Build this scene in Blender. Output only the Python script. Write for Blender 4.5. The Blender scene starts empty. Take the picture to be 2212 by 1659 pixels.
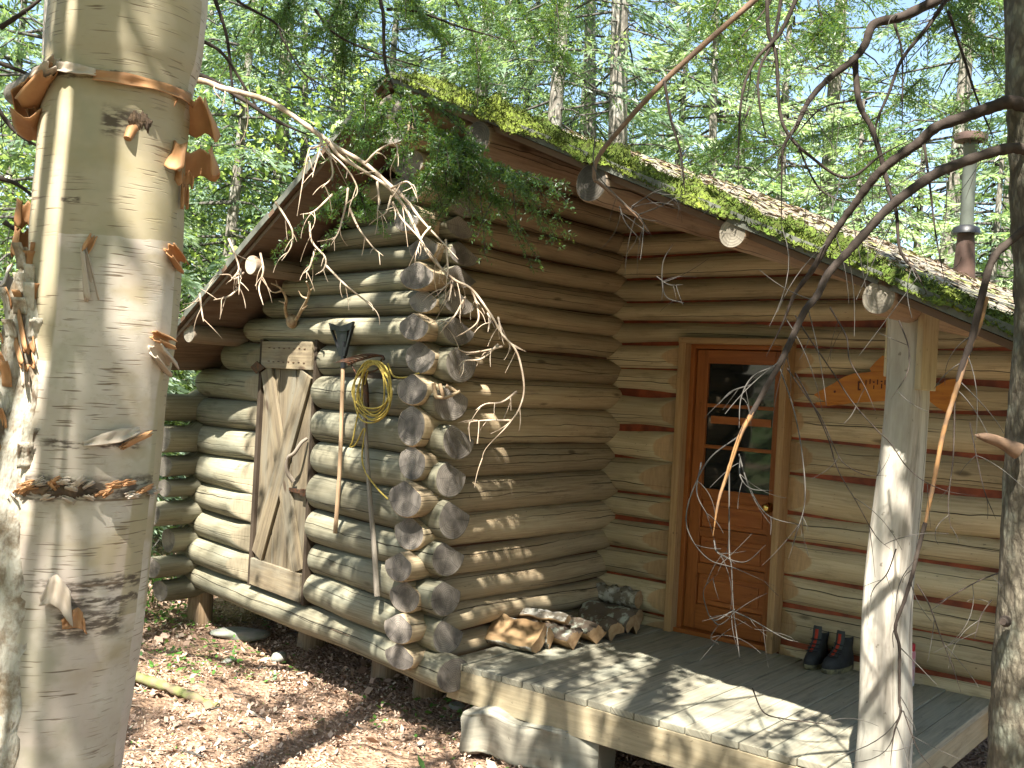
import bpy, math, random
import numpy as np
from mathutils import Vector
R = math.radians
rng = np.random.default_rng(11)
random.seed(5)
scene = bpy.context.scene
COL = scene.collection

# ------------------------------------------------------------------ camera, sky, sun, exposure
F, CX, CY, TH, H = 2250.0, 1106.0, 829.5, R(3.1), 1.6     # focal length etc. in units of a 2212 x 1659 frame; deck is z = 0
cam_d = bpy.data.cameras.new("camera"); cam = bpy.data.objects.new("camera", cam_d); COL.objects.link(cam)
cam_d.sensor_width = 36.0; cam_d.lens = 36.0*F/2212.0; cam_d.clip_start = 0.05; cam_d.clip_end = 600
cam.location = (0, 0, H); cam.rotation_mode = 'XYZ'
from mathutils import Matrix
cam.rotation_euler = (Matrix.Rotation(R(90), 3, 'X') @ Matrix.Rotation(TH, 3, 'Z')).to_euler()
scene.camera = cam
SUN_EL = R(57); SUN_DIR = np.array([-.28*math.cos(SUN_EL), -.96*math.cos(SUN_EL), math.sin(SUN_EL)])  # towards the sun
SUN_DIR /= np.linalg.norm(SUN_DIR)
world = bpy.data.worlds.new("World"); scene.world = world; world.use_nodes = True
wn = world.node_tree
sky = wn.nodes.new('ShaderNodeTexSky'); sky.sky_type = 'NISHITA'; sky.sun_disc = False
sky.sun_elevation = SUN_EL; sky.sun_rotation = math.atan2(SUN_DIR[0], SUN_DIR[1])
sky.air_density = 1.0; sky.dust_density = 1.5
bg = wn.nodes['Background']; bg.inputs[1].default_value = 0.072
wn.links.new(sky.outputs[0], bg.inputs[0])
sun_d = bpy.data.lights.new("sun", 'SUN'); sun = bpy.data.objects.new("sun", sun_d); COL.objects.link(sun)
sun_d.energy = 5.0; sun_d.angle = R(0.5); sun_d.color = (1.0, .95, .86)
sun.rotation_euler = Vector(SUN_DIR).to_track_quat('Z', 'Y').to_euler()
sun.location = (0, 0, 30)
scene.view_settings.view_transform = 'Standard'; scene.view_settings.look = 'None'
scene.view_settings.exposure = 2.38; scene.view_settings.gamma = 1.0
scene.cycles.max_bounces = 7; scene.cycles.diffuse_bounces = 4; scene.cycles.transmission_bounces = 4
scene.cycles.transparent_max_bounces = 8; scene.cycles.use_denoising = True
scene.cycles.sample_clamp_indirect = 6.0

def ray(x, y):
    dx, dy = x-CX, y-CY; c, s = math.cos(TH), math.sin(TH)
    return np.array([(dx*c+dy*s)/F, 1.0, (dx*s-dy*c)/F])
def P(x, y, d): return ray(x, y)*d + np.array([0, 0, H])          # point seen at (x, y), d metres ahead
def onz(x, y, z):
    r = ray(x, y); return r*((z-H)/r[2]) + np.array([0, 0, H])
def onv(x, y, P0, d):
    n = np.array([-d[1], d[0]]); r = ray(x, y); return r*((n@np.array(P0)[:2])/(n@r[:2])) + np.array([0, 0, H])
def proj(p):
    p = np.atleast_2d(p); u = p[:, 0]/p[:, 1]*F; v = (p[:, 2]-H)/p[:, 1]*F; c, s = math.cos(TH), math.sin(TH)
    return CX+u*c+v*s, CY+u*s-v*c

# ------------------------------------------------------------------ plan of the cabin
dB = np.array([.78, -.626]); dA = np.array([.626, .78]); dL = np.array([-.663, .749])
nF = np.array([-.626, -.78]); nL = np.array([-.749, -.663])
PB = np.array([1.149, 7.04]); PA = np.array([-.33, 6.05]); PL = np.array([-.539, 6.036])
APEX = np.array([-.78, 5.72]); ZAP = 3.27; RIDGE = .035   # the ridge rises slightly to the back
def rR(x, y):   # top of the right roof slope
    return ZAP - .4248*((x-APEX[0])*dB[0]+(y-APEX[1])*dB[1]) + RIDGE*((x-APEX[0])*dA[0]+(y-APEX[1])*dA[1])
_e = np.array([-2.557, 7.637])-APEX
_m = np.linalg.solve(np.array([[_e[0], _e[1]], [dA[0], dA[1]]]), np.array([1.807-ZAP, RIDGE]))
def rL(x, y):   # top of the left slope
    return ZAP + _m[0]*(x-APEX[0]) + _m[1]*(y-APEX[1])
def gz(x, y):   # ground height
    x = np.asarray(x, float); y = np.asarray(y, float)
    t = np.clip((5.6-y)/4.0, 0, 1); t = t*t*(3-2*t)
    far = np.clip((np.hypot(x, y)-14)/40, 0, 1)
    return -.45 + .33*t + .03*np.sin(x*1.3+.4)*np.sin(y*1.1) + .015*np.sin(x*4.1+y*2.3) + far*1.5

# ------------------------------------------------------------------ object helpers
def link(o, parent=None):
    COL.objects.link(o)
    if parent is not None: o.parent = parent
    return o
def thing(name, label, cat, loc=(0, 0, 0), group=None):
    o = bpy.data.objects.new(name, None); COL.objects.link(o); o.location = loc; o.empty_display_size = .1
    return tag(o, label, cat, group)
def tag(o, label, cat, group=None, kind=None):
    o['label'] = label; o['category'] = cat
    if group: o['group'] = group
    if kind: o['kind'] = kind
    return o

class MB:
    """collects geometry for one mesh object"""
    def __init__(s): s.v = []; s.f = []; s.uv = []; s.m = []; s.n = 0; s.sm = []
    def add(s, v, f, uv=None, m=0, smooth=True):
        v = np.asarray(v, float); f = [tuple(int(i)+s.n for i in q) for q in f]
        s.v.append(v); s.f += f; s.n += len(v)
        if uv is None: uv = [[(0.0, 0.0)]*len(q) for q in f]
        s.uv += uv
        s.m += (list(m) if hasattr(m, '__len__') else [m]*len(f)); s.sm += [smooth]*len(f)
    def build(s, name, mats, parent=None, bevel=0, sharp=None, origin=None):
        me = bpy.data.meshes.new(name); v = np.concatenate(s.v) if s.v else np.zeros((0, 3))
        o = bpy.data.objects.new(name, me)
        off = np.zeros(3)
        if parent is not None:
            p = parent
            while p is not None: off = off+np.array(p.location); p = p.parent
        if origin is not None: o.location = Vector(np.array(origin)-off); off = np.array(origin, float)
        me.from_pydata((v-off).tolist(), [], s.f); 
        for mt in (mats if isinstance(mats, (list, tuple)) else [mats]): me.materials.append(mt)
        me.polygons.foreach_set('material_index', s.m); me.polygons.foreach_set('use_smooth', s.sm)
        uvl = me.uv_layers.new(name='uv'); flat = np.array([c for q in s.uv for c in q], float).ravel()
        uvl.data.foreach_set('uv', flat); me.update()
        link(o, parent)
        if bevel:
            b = o.modifiers.new('b', 'BEVEL'); b.width = bevel; b.segments = 2; b.limit_method = 'ANGLE'
        return o
    def box(s, c, ax, ay, az, hx, hy, hz, m=0, uvs=1.0, jit=0):
        """oriented box: centre, unit axes, half sizes; u runs along ax"""
        c = np.array(c, float); A = [np.array(a, float) for a in (ax, ay, az)]; hs = (hx, hy, hz)
        V = []; 
        for i in (-1, 1):
            for j in (-1, 1):
                for k in (-1, 1): V.append(c+A[0]*hx*i+A[1]*hy*j+A[2]*hz*k + (rng.normal(0, jit, 3) if jit else 0))
        Fc = [(0, 1, 3, 2), (4, 6, 7, 5), (0, 4, 5, 1), (2, 3, 7, 6), (0, 2, 6, 4), (1, 5, 7, 3)]
        uv = []; off = rng.random(2)*9
        for q in Fc:
            qq = []
            for i in q:
                l = (np.array(V[i])-c); u = l@A[0]; w = l@A[1]+ (l@A[2])
                qq.append((u*uvs+off[0], w*uvs+off[1]))
            uv.append(qq)
        s.add(V, Fc, uv, m, smooth=False)
    def grid(s, G, m=0, closed=False, uvg=None, smooth=True):
        """G: (a, b, 3) grid of points; closed wraps the second index"""
        a, b = G.shape[:2]; Fc = []; uv = []
        for i in range(a-1):
            for j in range(b if closed else b-1):
                j2 = (j+1) % b; Fc.append((i*b+j, i*b+j2, (i+1)*b+j2, (i+1)*b+j))
                if uvg is not None:
                    jj = j+1
                    uv.append([uvg[i, j], uvg[i, jj], uvg[i+1, jj], uvg[i+1, j]])
        s.add(G.reshape(-1, 3), Fc, uv if uvg is not None else None, m, smooth)
    def tube(s, pts, rad, seg=8, m=0, cap=True, capm=None, uo=None):
        p = np.array(pts, float); n = len(p); rad = np.full(n, rad) if np.isscalar(rad) else np.asarray(rad, float)
        t = np.gradient(p, axis=0); t /= np.linalg.norm(t, axis=1)[:, None]+1e-12
        u = np.cross(t[0], [0, 0, 1.0]); 
        if np.linalg.norm(u) < .1: u = np.cross(t[0], [1.0, 0, 0])
        u /= np.linalg.norm(u); G = np.zeros((n, seg, 3)); uvg = np.zeros((n, seg+1, 2)); L = 0
        ang = np.arange(seg)*2*math.pi/seg; o0 = rng.random()*10 if uo is None else uo
        for i in range(n):
            u = u-t[i]*(u@t[i]); u /= np.linalg.norm(u); w = np.cross(t[i], u)
            G[i] = p[i]+rad[i]*(np.cos(ang)[:, None]*u+np.sin(ang)[:, None]*w)
            if i: L += np.linalg.norm(p[i]-p[i-1])
            uvg[i, :, 0] = L+o0; uvg[i, :, 1] = np.arange(seg+1)/seg*2*math.pi*max(rad.max(), .002)
        s.grid(G, m, True, uvg)
        if cap:
            for i, flip in ((0, 1), (n-1, 0)):
                if rad[i] > 1e-4:
                    q = tuple(range(seg)); c = [(float(math.cos(a)*rad[i]), float(math.sin(a)*rad[i])) for a in ang]
                    s.add(G[i], [q[::-1] if flip else q], [c[::-1] if flip else c], m if capm is None else capm, False)

def smooth_path(pts, n):
    """Catmull-Rom through pts, n samples"""
    p = np.array(pts, float); k = len(p)
    if k == 2: return np.linspace(p[0], p[1], n)
    q = np.vstack([2*p[0]-p[1], p, 2*p[-1]-p[-2]]); out = []
    for x in np.linspace(0, k-1-1e-6, n):
        i = int(x); f = x-i; a, b, c, d = q[i], q[i+1], q[i+2], q[i+3]
        out.append(.5*((2*b)+(-a+c)*f+(2*a-5*b+4*c-d)*f*f+(-a+3*b-3*c+d)*f**3))
    return np.array(out)
def wob(r, n=4, lo=.5, hi=4):
    a = r.normal(0, 1, n)/np.sqrt(n); f = r.uniform(lo, hi, n); ph = r.uniform(0, 6.28, n)
    return lambda t: sum(a[i]*np.sin(f[i]*np.asarray(t)*2+ph[i]) for i in range(n))

# ------------------------------------------------------------------ materials
class NT:
    def __init__(s, name):
        s.mat = bpy.data.materials.new(name); s.mat.use_nodes = True; s.t = s.mat.node_tree
        s.b = s.t.nodes['Principled BSDF']; s.b.inputs['Roughness'].default_value = .85
        s.b.inputs['Specular IOR Level'].default_value = .25
    def n(s, typ, ins=None, **kw):
        nd = s.t.nodes.new(typ)
        for k, v in kw.items(): setattr(nd, k, v)
        for k, v in (ins or {}).items(): s.set(nd.inputs[k], v)
        return nd
    def set(s, sock, v):
        if isinstance(v, bpy.types.NodeSocket): s.t.links.new(v, sock)
        elif isinstance(v, (tuple, list)) and len(v) == 3 and sock.type == 'RGBA': sock.default_value = (*v, 1)
        else: sock.default_value = v
    def m(s, op, a, b=0.0, c=None, clamp=False):
        nd = s.n('ShaderNodeMath', {0: a, 1: b}, operation=op, use_clamp=clamp)
        if c is not None: s.set(nd.inputs[2], c)
        return nd.outputs[0]
    def mix(s, f, a, b, mode='MIX'):
        nd = s.n('ShaderNodeMixRGB', {0: f, 1: a, 2: b}, blend_type=mode); return nd.outputs[0]
    def ramp(s, v, lo, hi):
        return s.n('ShaderNodeMapRange', {0: v, 1: lo, 2: hi}, interpolation_type='SMOOTHSTEP').outputs[0]
    def noise(s, vec, scale=5.0, det=3.0, rough=.55):
        return s.n('ShaderNodeTexNoise', {'Vector': vec, 'Scale': scale, 'Detail': det, 'Roughness': rough}).outputs['Fac']
    def obj(s): return s.n('ShaderNodeTexCoord').outputs['Object']
    def gen(s): return s.n('ShaderNodeNewGeometry').outputs['Position']
    def uv(s):
        v = s.n('ShaderNodeSeparateXYZ', {0: s.n('ShaderNodeTexCoord').outputs['UV']}); return v.outputs[0], v.outputs[1]
    def vec(s, x, y, z=0.0): return s.n('ShaderNodeCombineXYZ', {0: x, 1: y, 2: z}).outputs[0]
    def rnd(s): return s.n('ShaderNodeObjectInfo').outputs['Random']
    def bump(s, h, st=.3, dist=.01):
        s.t.links.new(s.n('ShaderNodeBump', {'Height': h, 'Strength': st, 'Distance': dist}).outputs[0], s.b.inputs['Normal'])
    def col(s, c): s.set(s.b.inputs['Base Color'], c); return s.mat

def wood(name, c1, c2, dark=(.05, .035, .02), crack=1.0, knots=1.0, grey=(.3, .29, .25), greyamt=.5, var=.42, grain=70.0, rough=.82, cut=None):
    """weathered wood from a uv map in metres (u along the grain): streaks, knots and drying cracks"""
    t = NT(name); u, v = t.uv(); r = t.rnd(); r50 = t.m('MULTIPLY', r, 57.0)
    uu = t.m('ADD', u, r50)
    g = t.noise(t.vec(t.m('MULTIPLY', uu, 2.5), t.m('MULTIPLY', v, grain)), 1.0, 4.0, .65)
    p = t.noise(t.vec(t.m('MULTIPLY', uu, 1.6), t.m('MULTIPLY', v, 7.0), 3.3), 1.0, 3.0)
    c = t.mix(t.ramp(g, .3, .72), c2, c1)
    c = t.mix(t.m('MULTIPLY', t.ramp(p, .42, .7), greyamt), c, grey)
    vo = t.n('ShaderNodeTexVoronoi', {'Vector': t.vec(t.m('MULTIPLY', uu, 2.1), t.m('MULTIPLY', v, 5.5), 1.7), 'Scale': 1.0}, feature='F1')
    kd = vo.outputs['Distance']; kc = t.n('ShaderNodeSeparateXYZ', {0: vo.outputs['Color']}).outputs[0]
    k = t.m('MULTIPLY', t.m('SUBTRACT', 1.0, t.ramp(kd, .05, .14)), t.m('GREATER_THAN', kc, .42))
    c = t.mix(t.m('MULTIPLY', k, .65*knots), c, dark)
    st = t.noise(t.vec(t.m('MULTIPLY', uu, 3.1), t.m('MULTIPLY', v, 11.0), 17.0), 1.0, 5.0, .7)
    c = t.mix(t.m('MULTIPLY', t.ramp(st, .52, .70), .45), c, tuple(x*.42 for x in c2)); sp = t.noise(t.vec(t.m('MULTIPLY', uu, 30.0), t.m('MULTIPLY', v, 55.0), 23.0), 1.0, 2.0)
    c = t.mix(t.m('MULTIPLY', t.ramp(sp, .68, .74), .55), c, dark)
    tot = None
    for i, (f, amp, wd) in enumerate(((1.0, .2, .0050), (7.37, .24, .0032), (3.71, .3, .0028), (5.13, .34, .0022))):
        v0 = t.m('MULTIPLY', t.m('SUBTRACT', t.m('FRACT', t.m('MULTIPLY', r, f)), .5), amp)
        wv = t.m('MULTIPLY', t.m('SUBTRACT', t.noise(t.vec(t.m('MULTIPLY', uu, 1.7), 5.1*i), 1.0, 3.0), .5), .075)
        d = t.m('ABSOLUTE', t.m('SUBTRACT', v, t.m('ADD', v0, wv)))
        mk = t.ramp(t.noise(t.vec(t.m('MULTIPLY', uu, .9), 9.3+3*i), 1.0, 1.0), .40, .56)
        ln = t.m('MULTIPLY', t.m('SUBTRACT', 1.0, t.ramp(t.m('DIVIDE', d, wd), .35, 1.0)), mk)
        tot = ln if tot is None else t.m('MAXIMUM', tot, ln)
    c = t.mix(t.m('MULTIPLY', tot, .92*crack), c, (.012, .008, .005))
    if cut is not None:
        at = t.n('ShaderNodeAttribute', attribute_name='cut').outputs['Fac']
        saw = t.noise(t.vec(t.m('MULTIPLY', uu, 60.0), t.m('MULTIPLY', v, 9.0)), 1.0, 3.0)
        c = t.mix(t.m('MULTIPLY', t.ramp(at, .25, .55), .85), c, t.mix(t.ramp(saw, .3, .7), tuple(x*.78 for x in cut), cut))
    br = t.m('ADD', 1.0-var*.55, t.m('MULTIPLY', t.m('FRACT', t.m('MULTIPLY', r, 13.7)), var))
    c = t.mix(1.0, c, t.vec(br, br, br), 'MULTIPLY')
    t.b.inputs['Roughness'].default_value = rough
    t.bump(t.m('SUBTRACT', t.m('MULTIPLY', g, .35), tot), .5, .006)
    return t.col(c)

def endgrain(name, c1, c2):
    t = NT(name); u, v = t.uv(); d = t.m('SQRT', t.m('ADD', t.m('MULTIPLY', u, u), t.m('MULTIPLY', v, v)))
    nz = t.noise(t.obj(), 9.0, 3.0)
    w = t.m('SINE', t.m('ADD', t.m('MULTIPLY', d, 520.0), t.m('MULTIPLY', nz, 9.0)))
    an = t.m('ARCTAN2', v, u); cr = t.m('POWER', t.m('ABSOLUTE', t.m('SINE', t.m('ADD', t.m('MULTIPLY', an, 2.5), t.m('MULTIPLY', t.rnd(), 20.0)))), .25)
    c = t.mix(t.m('MULTIPLY_ADD', w, .32, .5), c1, c2)
    c = t.mix(t.ramp(nz, .35, .7), c, tuple(x*.55 for x in c2))
    c = t.mix(t.m('MULTIPLY', t.m('MULTIPLY', t.m('SUBTRACT', 1.0, t.ramp(cr, .3, .6)), t.ramp(nz, .3, .5)), .75), c, (.05, .045, .04))
    t.bump(t.m('ADD', t.m('MULTIPLY', w, .2), cr), .35, .004)
    return t.col(c)
def plain(name, c, rough=.6, var=.25, scale=12.0, metal=0.0, spec=.3, c2=None, bump=0):
    t = NT(name); nz = t.noise(t.obj(), scale, 4.0)
    k = t.mix(t.ramp(nz, .3, .7), tuple(x*(1-var) for x in c) if c2 is None else c2, c)
    t.b.inputs['Roughness'].default_value = rough; t.b.inputs['Metallic'].default_value = metal
    t.b.inputs['Specular IOR Level'].default_value = spec
    if bump: t.bump(nz, bump, .01)
    return t.col(k)
def leafmat(name, c1, c2, trans=.45):
    t = NT(name); nz = t.noise(t.gen(), 1.3, 2.0); nf = t.noise(t.gen(), 23.0, 1.0)
    c = t.mix(t.ramp(t.m('ADD', t.m('MULTIPLY', nz, .6), t.m('MULTIPLY', nf, .4)), .36, .64), c1, c2)
    t.col(c); t.b.inputs['Roughness'].default_value = .42; t.b.inputs['Specular IOR Level'].default_value = .6
    tr = t.n('ShaderNodeBsdfTranslucent', {'Color': t.mix(.5, c, (.35, .5, .05), 'MIX')})
    ms = t.n('ShaderNodeMixShader', {0: trans, 1: t.b.outputs[0], 2: tr.outputs[0]})
    t.t.links.new(ms.outputs[0], t.t.nodes['Material Output'].inputs[0]); return t.mat
def barkmat(name, c1, c2, lich=(.42, .45, .36), la=.5, sc=1.0):
    t = NT(name); o = t.obj()
    mp = t.n('ShaderNodeMapping', {'Vector': o, 'Scale': (1, 1, .45)}).outputs[0]
    n1 = t.noise(mp, 38.0*sc, 5.0, .7); n2 = t.noise(o, 7.0*sc, 4.0)
    vo = t.n('ShaderNodeTexVoronoi', {'Vector': mp, 'Scale': 60.0*sc}).outputs['Distance']
    c = t.mix(t.ramp(n1, .32, .68), c1, c2)
    c = t.mix(t.m('MULTIPLY', t.ramp(n2, .5, .66), la), c, lich)
    c = t.mix(t.m('MULTIPLY', t.ramp(vo, .35, .6), .5), c, tuple(x*.4 for x in c1))
    t.bump(t.m('ADD', n1, t.m('MULTIPLY', vo, -.6)), .8, .012); return t.col(c)

M = {}
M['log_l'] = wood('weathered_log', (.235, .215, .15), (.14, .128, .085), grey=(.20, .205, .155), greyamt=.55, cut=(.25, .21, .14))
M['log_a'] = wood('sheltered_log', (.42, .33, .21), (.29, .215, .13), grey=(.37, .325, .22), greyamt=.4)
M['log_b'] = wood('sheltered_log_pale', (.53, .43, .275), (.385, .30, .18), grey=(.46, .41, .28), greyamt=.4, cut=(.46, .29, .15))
M['end'] = endgrain('grey_end_grain', (.28, .245, .205), (.165, .145, .125))
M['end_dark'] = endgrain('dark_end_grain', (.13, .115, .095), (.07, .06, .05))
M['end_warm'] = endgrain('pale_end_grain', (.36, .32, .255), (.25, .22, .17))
M['cut_l'] = wood('grey_saw_cut', (.27, .23, .15), (.19, .16, .11), crack=.6, knots=.3, grain=25)
M['cut_b'] = wood('fresh_saw_cut', (.46, .29, .15), (.36, .21, .10), crack=.4, knots=.3, grain=25, greyamt=.1)
M['chink_dark'] = plain('dark_gap', (.05, .035, .022), .95)
M['chink_brown'] = plain('brown_gap', (.10, .045, .022), .9)
M['chink_red'] = plain('red_caulk', (.26, .055, .018), .6, .6, 9.0, spec=.4)
M['soffit'] = wood('roof_boards', (.15, .095, .06), (.10, .06, .037), grain=40, greyamt=.15)
M['purlin'] = wood('purlin_log', (.27, .195, .13), (.18, .125, .08), greyamt=.3)
M['plank'] = wood('old_plank', (.23, .185, .115), (.13, .10, .065), dark=(.06, .035, .02), grey=(.22, .21, .165), greyamt=.6, knots=1.3, grain=45)
M['deck'] = wood('deck_board', (.32, .295, .22), (.21, .195, .145), grey=(.25, .26, .21), greyamt=.5, grain=55, knots=.6, var=.3)
M['rim'] = wood('rim_board', (.44, .37, .24), (.32, .26, .16), grey=(.35, .32, .23), greyamt=.4, grain=40, knots=.7)
M['post'] = wood('post_wood', (.43, .395, .335), (.22, .195, .16), grey=(.30, .295, .25), greyamt=.7, grain=30, knots=1.3)
M['trim'] = wood('door_trim', (.40, .25, .12), (.29, .17, .075), grain=50, greyamt=.1, crack=.3)
M['door'] = wood('stained_door', (.31, .105, .026), (.22, .068, .016), dark=(.10, .025, .008), grain=45, greyamt=.0, crack=0, knots=.3, var=.1, rough=.42)
M['door_panel'] = wood('stained_panel', (.36, .125, .034), (.27, .08, .02), dark=(.10, .025, .008), grain=30, greyamt=.0, crack=0, knots=.3, var=.1, rough=.42)
M['fish'] = wood('varnished_pine', (.48, .19, .022), (.37, .12, .014), dark=(.15, .04, .01), grain=30, greyamt=0, crack=0, knots=.6, rough=.35)
M['burn'] = plain('burnt_mark', (.10, .022, .008), .6)
M['handle_wood'] = wood('handle_wood', (.36, .25, .15), (.26, .17, .10), grain=120, greyamt=.1, crack=.2)
M['handle_grey'] = wood('grey_handle', (.25, .21, .165), (.14, .115, .09), grain=120, greyamt=.4, crack=.3)
M['iron'] = plain('rusty_iron', (.055, .04, .03), .6, .5, 40.0, .5, c2=(.12, .05, .025))
M['black_plastic'] = plain('black_plastic', (.014, .015, .017), .45, .3)
M['rope'] = plain('yellow_rope', (.48, .36, .08), .8, .35, 60.0)
M['antler'] = plain('antler_bone', (.42, .32, .20), .6, .4, 25.0, c2=(.22, .14, .08))
M['brass'] = plain('brass', (.75, .50, .15), .22, .2, 30, 1.0)
M['tin'] = plain('galvanised_tin', (.42, .47, .46), .38, .25, 18.0, .8)
M['fascia'] = plain('weathered_fascia', (.13, .135, .11), .7, .35, 14.0)
M['pipe'] = plain('stove_pipe_metal', (.085, .095, .08), .6, .35, 6.0, .1, .15)
M['rust'] = plain('rusty_pipe', (.03, .02, .016), .8, .5, 9.0, .1, c2=(.07, .04, .03))
M['bark_g'] = barkmat('spruce_bark', (.085, .07, .05), (.165, .145, .105), (.25, .27, .21), .6)
M['bark_d'] = barkmat('forest_bark', (.13, .115, .095), (.26, .235, .20), (.36, .37, .33), .5, .6)
M['twig_d'] = plain('dark_branch', (.022, .015, .011), .9, .4, 30.0, c2=(.042, .031, .024), bump=.4)
M['twig_o'] = plain('peeled_branch', (.27, .14, .05), .8, .5, 14.0, c2=(.11, .07, .045), bump=.3)
M['twig_p'] = plain('pale_dead_branch', (.50, .40, .30), .85, .4, 22.0, c2=(.26, .19, .13), bump=.3)
M['twig_b'] = plain('brown_branch', (.17, .105, .065), .9, .4, 20.0, c2=(.10, .065, .045), bump=.3)
M['twig_g'] = plain('grey_twig', (.085, .078, .068), .9, .4, 30.0)
M['needle'] = leafmat('fir_needles', (.025, .065, .015), (.055, .125, .025), .35)
M['fir1'] = leafmat('forest_needles', (.14, .21, .115), (.25, .33, .185), .5)
M['fir2'] = leafmat('bright_needles', (.24, .34, .17), (.40, .49, .28), .5)
M['fir3'] = leafmat('blue_green_needles', (.115, .19, .13), (.21, .295, .20), .5)
M['decid'] = leafmat('broad_leaves', (.22, .33, .08), (.40, .50, .14), .5)
M['shade_leaf'] = leafmat('shade_leaves', (.06, .14, .03), (.10, .20, .04), .4)
M['grass'] = leafmat('grass_green', (.05, .16, .03), (.12, .28, .05), .4)
M['stone'] = plain('grey_stone', (.30, .29, .26), .9, .4, 14.0, c2=(.20, .22, .17), bump=.6)
M['mosswood'] = plain('mossy_wood', (.13, .15, .05), .95, .5, 22.0, c2=(.17, .125, .085), bump=.6)
M['roof_needles'] = plain('fallen_needles', (.24, .17, .11), .9, .5, 40.0)
M['stump'] = wood('pier_wood', (.30, .21, .12), (.17, .11, .06), greyamt=.3)
M['stepwood'] = wood('step_timber', (.28, .26, .205), (.17, .155, .12), grey=(.22, .235, .195), greyamt=.5, grain=40)

# ------------------------------------------------------------------ ground
def axis(lo, hi, fine_lo, fine_hi, step):
    a = list(np.arange(fine_lo, fine_hi, step)); s = step; x = a[-1]
    while x < hi: s *= 1.18; x += s; a.append(min(x, hi))
    s = step; x = a[0]
    while x > lo: s *= 1.18; x -= s; a.insert(0, max(x, lo))
    return np.array(a)
gx = axis(-90, 90, -4, 3, .07); gy = axis(-30, 160, 1.5, 10.5, .07)
X, Y = np.meshgrid(gx, gy, indexing='ij')
Z = gz(X, Y); nb = .012*np.sin(X*17+np.sin(Y*9)*2)*np.sin(Y*15+np.sin(X*7)*2)+.01*rng.normal(0, 1, X.shape)
Z = Z+np.where((np.abs(X) < 5) & (Y < 11) & (Y > 1), nb, 0)
t = NT('forest_floor'); o = t.obj()
n1 = t.noise(o, 1.1, 3.0); n2 = t.noise(o, 28.0, 5.0, .7); n3 = t.n('ShaderNodeTexVoronoi', {'Vector': o, 'Scale': 38.0})
c = t.mix(t.ramp(n2, .32, .68), (.14, .085, .058), (.38, .265, .19))
c = t.mix(t.m('MULTIPLY', t.n('ShaderNodeSeparateXYZ', {0: n3.outputs['Color']}).outputs[1], .6), c, (.40, .25, .15))
c = t.mix(t.m('MULTIPLY', t.ramp(n1, .5, .7), .5), c, (.13, .08, .045))
dist = t.n('ShaderNodeVectorMath', {0: o, 1: (0.0, 4.0, 0.0)}, operation='DISTANCE').outputs['Value']
gm = t.m('MULTIPLY', t.ramp(dist, 6.5, 11.0), t.ramp(t.noise(o, .5, 3.0), .35, .55))
c = t.mix(gm, c, t.mix(t.ramp(n2, .3, .7), (.05, .10, .02), (.13, .22, .05)))
t.bump(t.m('ADD', n2, n3.outputs['Distance']), .9, .03)
mb = MB(); mb.grid(np.dstack([X, Y, Z])); g = mb.build('ground', t.col(c)); g['kind'] = 'structure'
g['label'] = 'forest floor of reddish brown leaf litter around the cabin'

# leaf litter: thousands of small chips and leaves
def chips(n, xr, yr, sz, zfun, lift=.004, flat=.35):
    x = rng.uniform(*xr, n); y = rng.uniform(*yr, n); z = zfun(x, y)+lift+rng.random(n)*.012
    a = rng.uniform(0, 6.28, n); l = rng.uniform(.4, 1.0, n)*sz; w = l*rng.uniform(.25, .8, n)
    tl = rng.normal(0, flat, n); t2 = rng.normal(0, flat, n)
    ux = np.stack([np.cos(a), np.sin(a), tl], 1)*l[:, None]; vx = np.stack([-np.sin(a), np.cos(a), t2], 1)*w[:, None]
    c = np.stack([x, y, z+np.abs(tl)*l+np.abs(t2)*w], 1)
    return np.stack([c-ux, c+vx, c+ux, c-vx], 1)
def quads_obj(name, Q, mats, parent=None, mi=None, uvr=False):
    n = len(Q); me = bpy.data.meshes.new(name); k = Q.shape[1]
    o = bpy.data.objects.new(name, me); off = np.zeros(3)
    p = parent
    while p is not None: off = off+np.array(p.location); p = p.parent
    me.vertices.add(n*k); me.vertices.foreach_set('co', (Q.reshape(-1, 3)-off).ravel())
    me.loops.add(n*k); me.loops.foreach_set('vertex_index', np.arange(n*k)); me.polygons.add(n)
    me.polygons.foreach_set('loop_start', np.arange(n)*k); me.polygons.foreach_set('loop_total', np.full(n, k))
    for mt in (mats if isinstance(mats, (list, tuple)) else [mats]): me.materials.append(mt)
    if mi is not None: me.polygons.foreach_set('material_index', mi)
    if uvr:
        uvl = me.uv_layers.new(name='uv'); uvl.data.foreach_set('uv', np.repeat(rng.random((n, 2)), k, 0).ravel())
    me.update(); me.validate(); return link(o, parent)
t = NT('dry_leaves'); u, v = t.uv()
c = t.mix(u, (.20, .12, .08), (.56, .41, .31)); c = t.mix(t.m('GREATER_THAN', v, .9), c, (.60, .50, .38)); c = t.mix(t.m('LESS_THAN', v, .02), c, (.10, .20, .05))
M['litter'] = t.col(c)
Q = np.concatenate([chips(80000, (-4.2, 2.6), (3.9, 9.5), .012, gz, flat=.5), chips(9000, (-4.2, 2.6), (3.9, 9.5), .024, gz, flat=.5), chips(9000, (-9, -2.4), (6, 14), .05, gz)])
Q = Q[(np.sin(Q[:, 0, 0]*3.1+np.sin(Q[:, 0, 1]*2.3)*1.5)*np.sin(Q[:, 0, 1]*2.7+np.sin(Q[:, 0, 0]*4.1))+rng.normal(0, .45, len(Q))) > -.35]
Q = np.concatenate([Q, chips(900, (-4.2, 2.6), (3.9, 9.0), .045, gz, flat=.35)])
o = quads_obj('leaf_litter', Q, M['litter'], uvr=True); tag(o, 'dry brown leaf litter scattered over the forest floor', 'leaf litter', kind='stuff')
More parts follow.
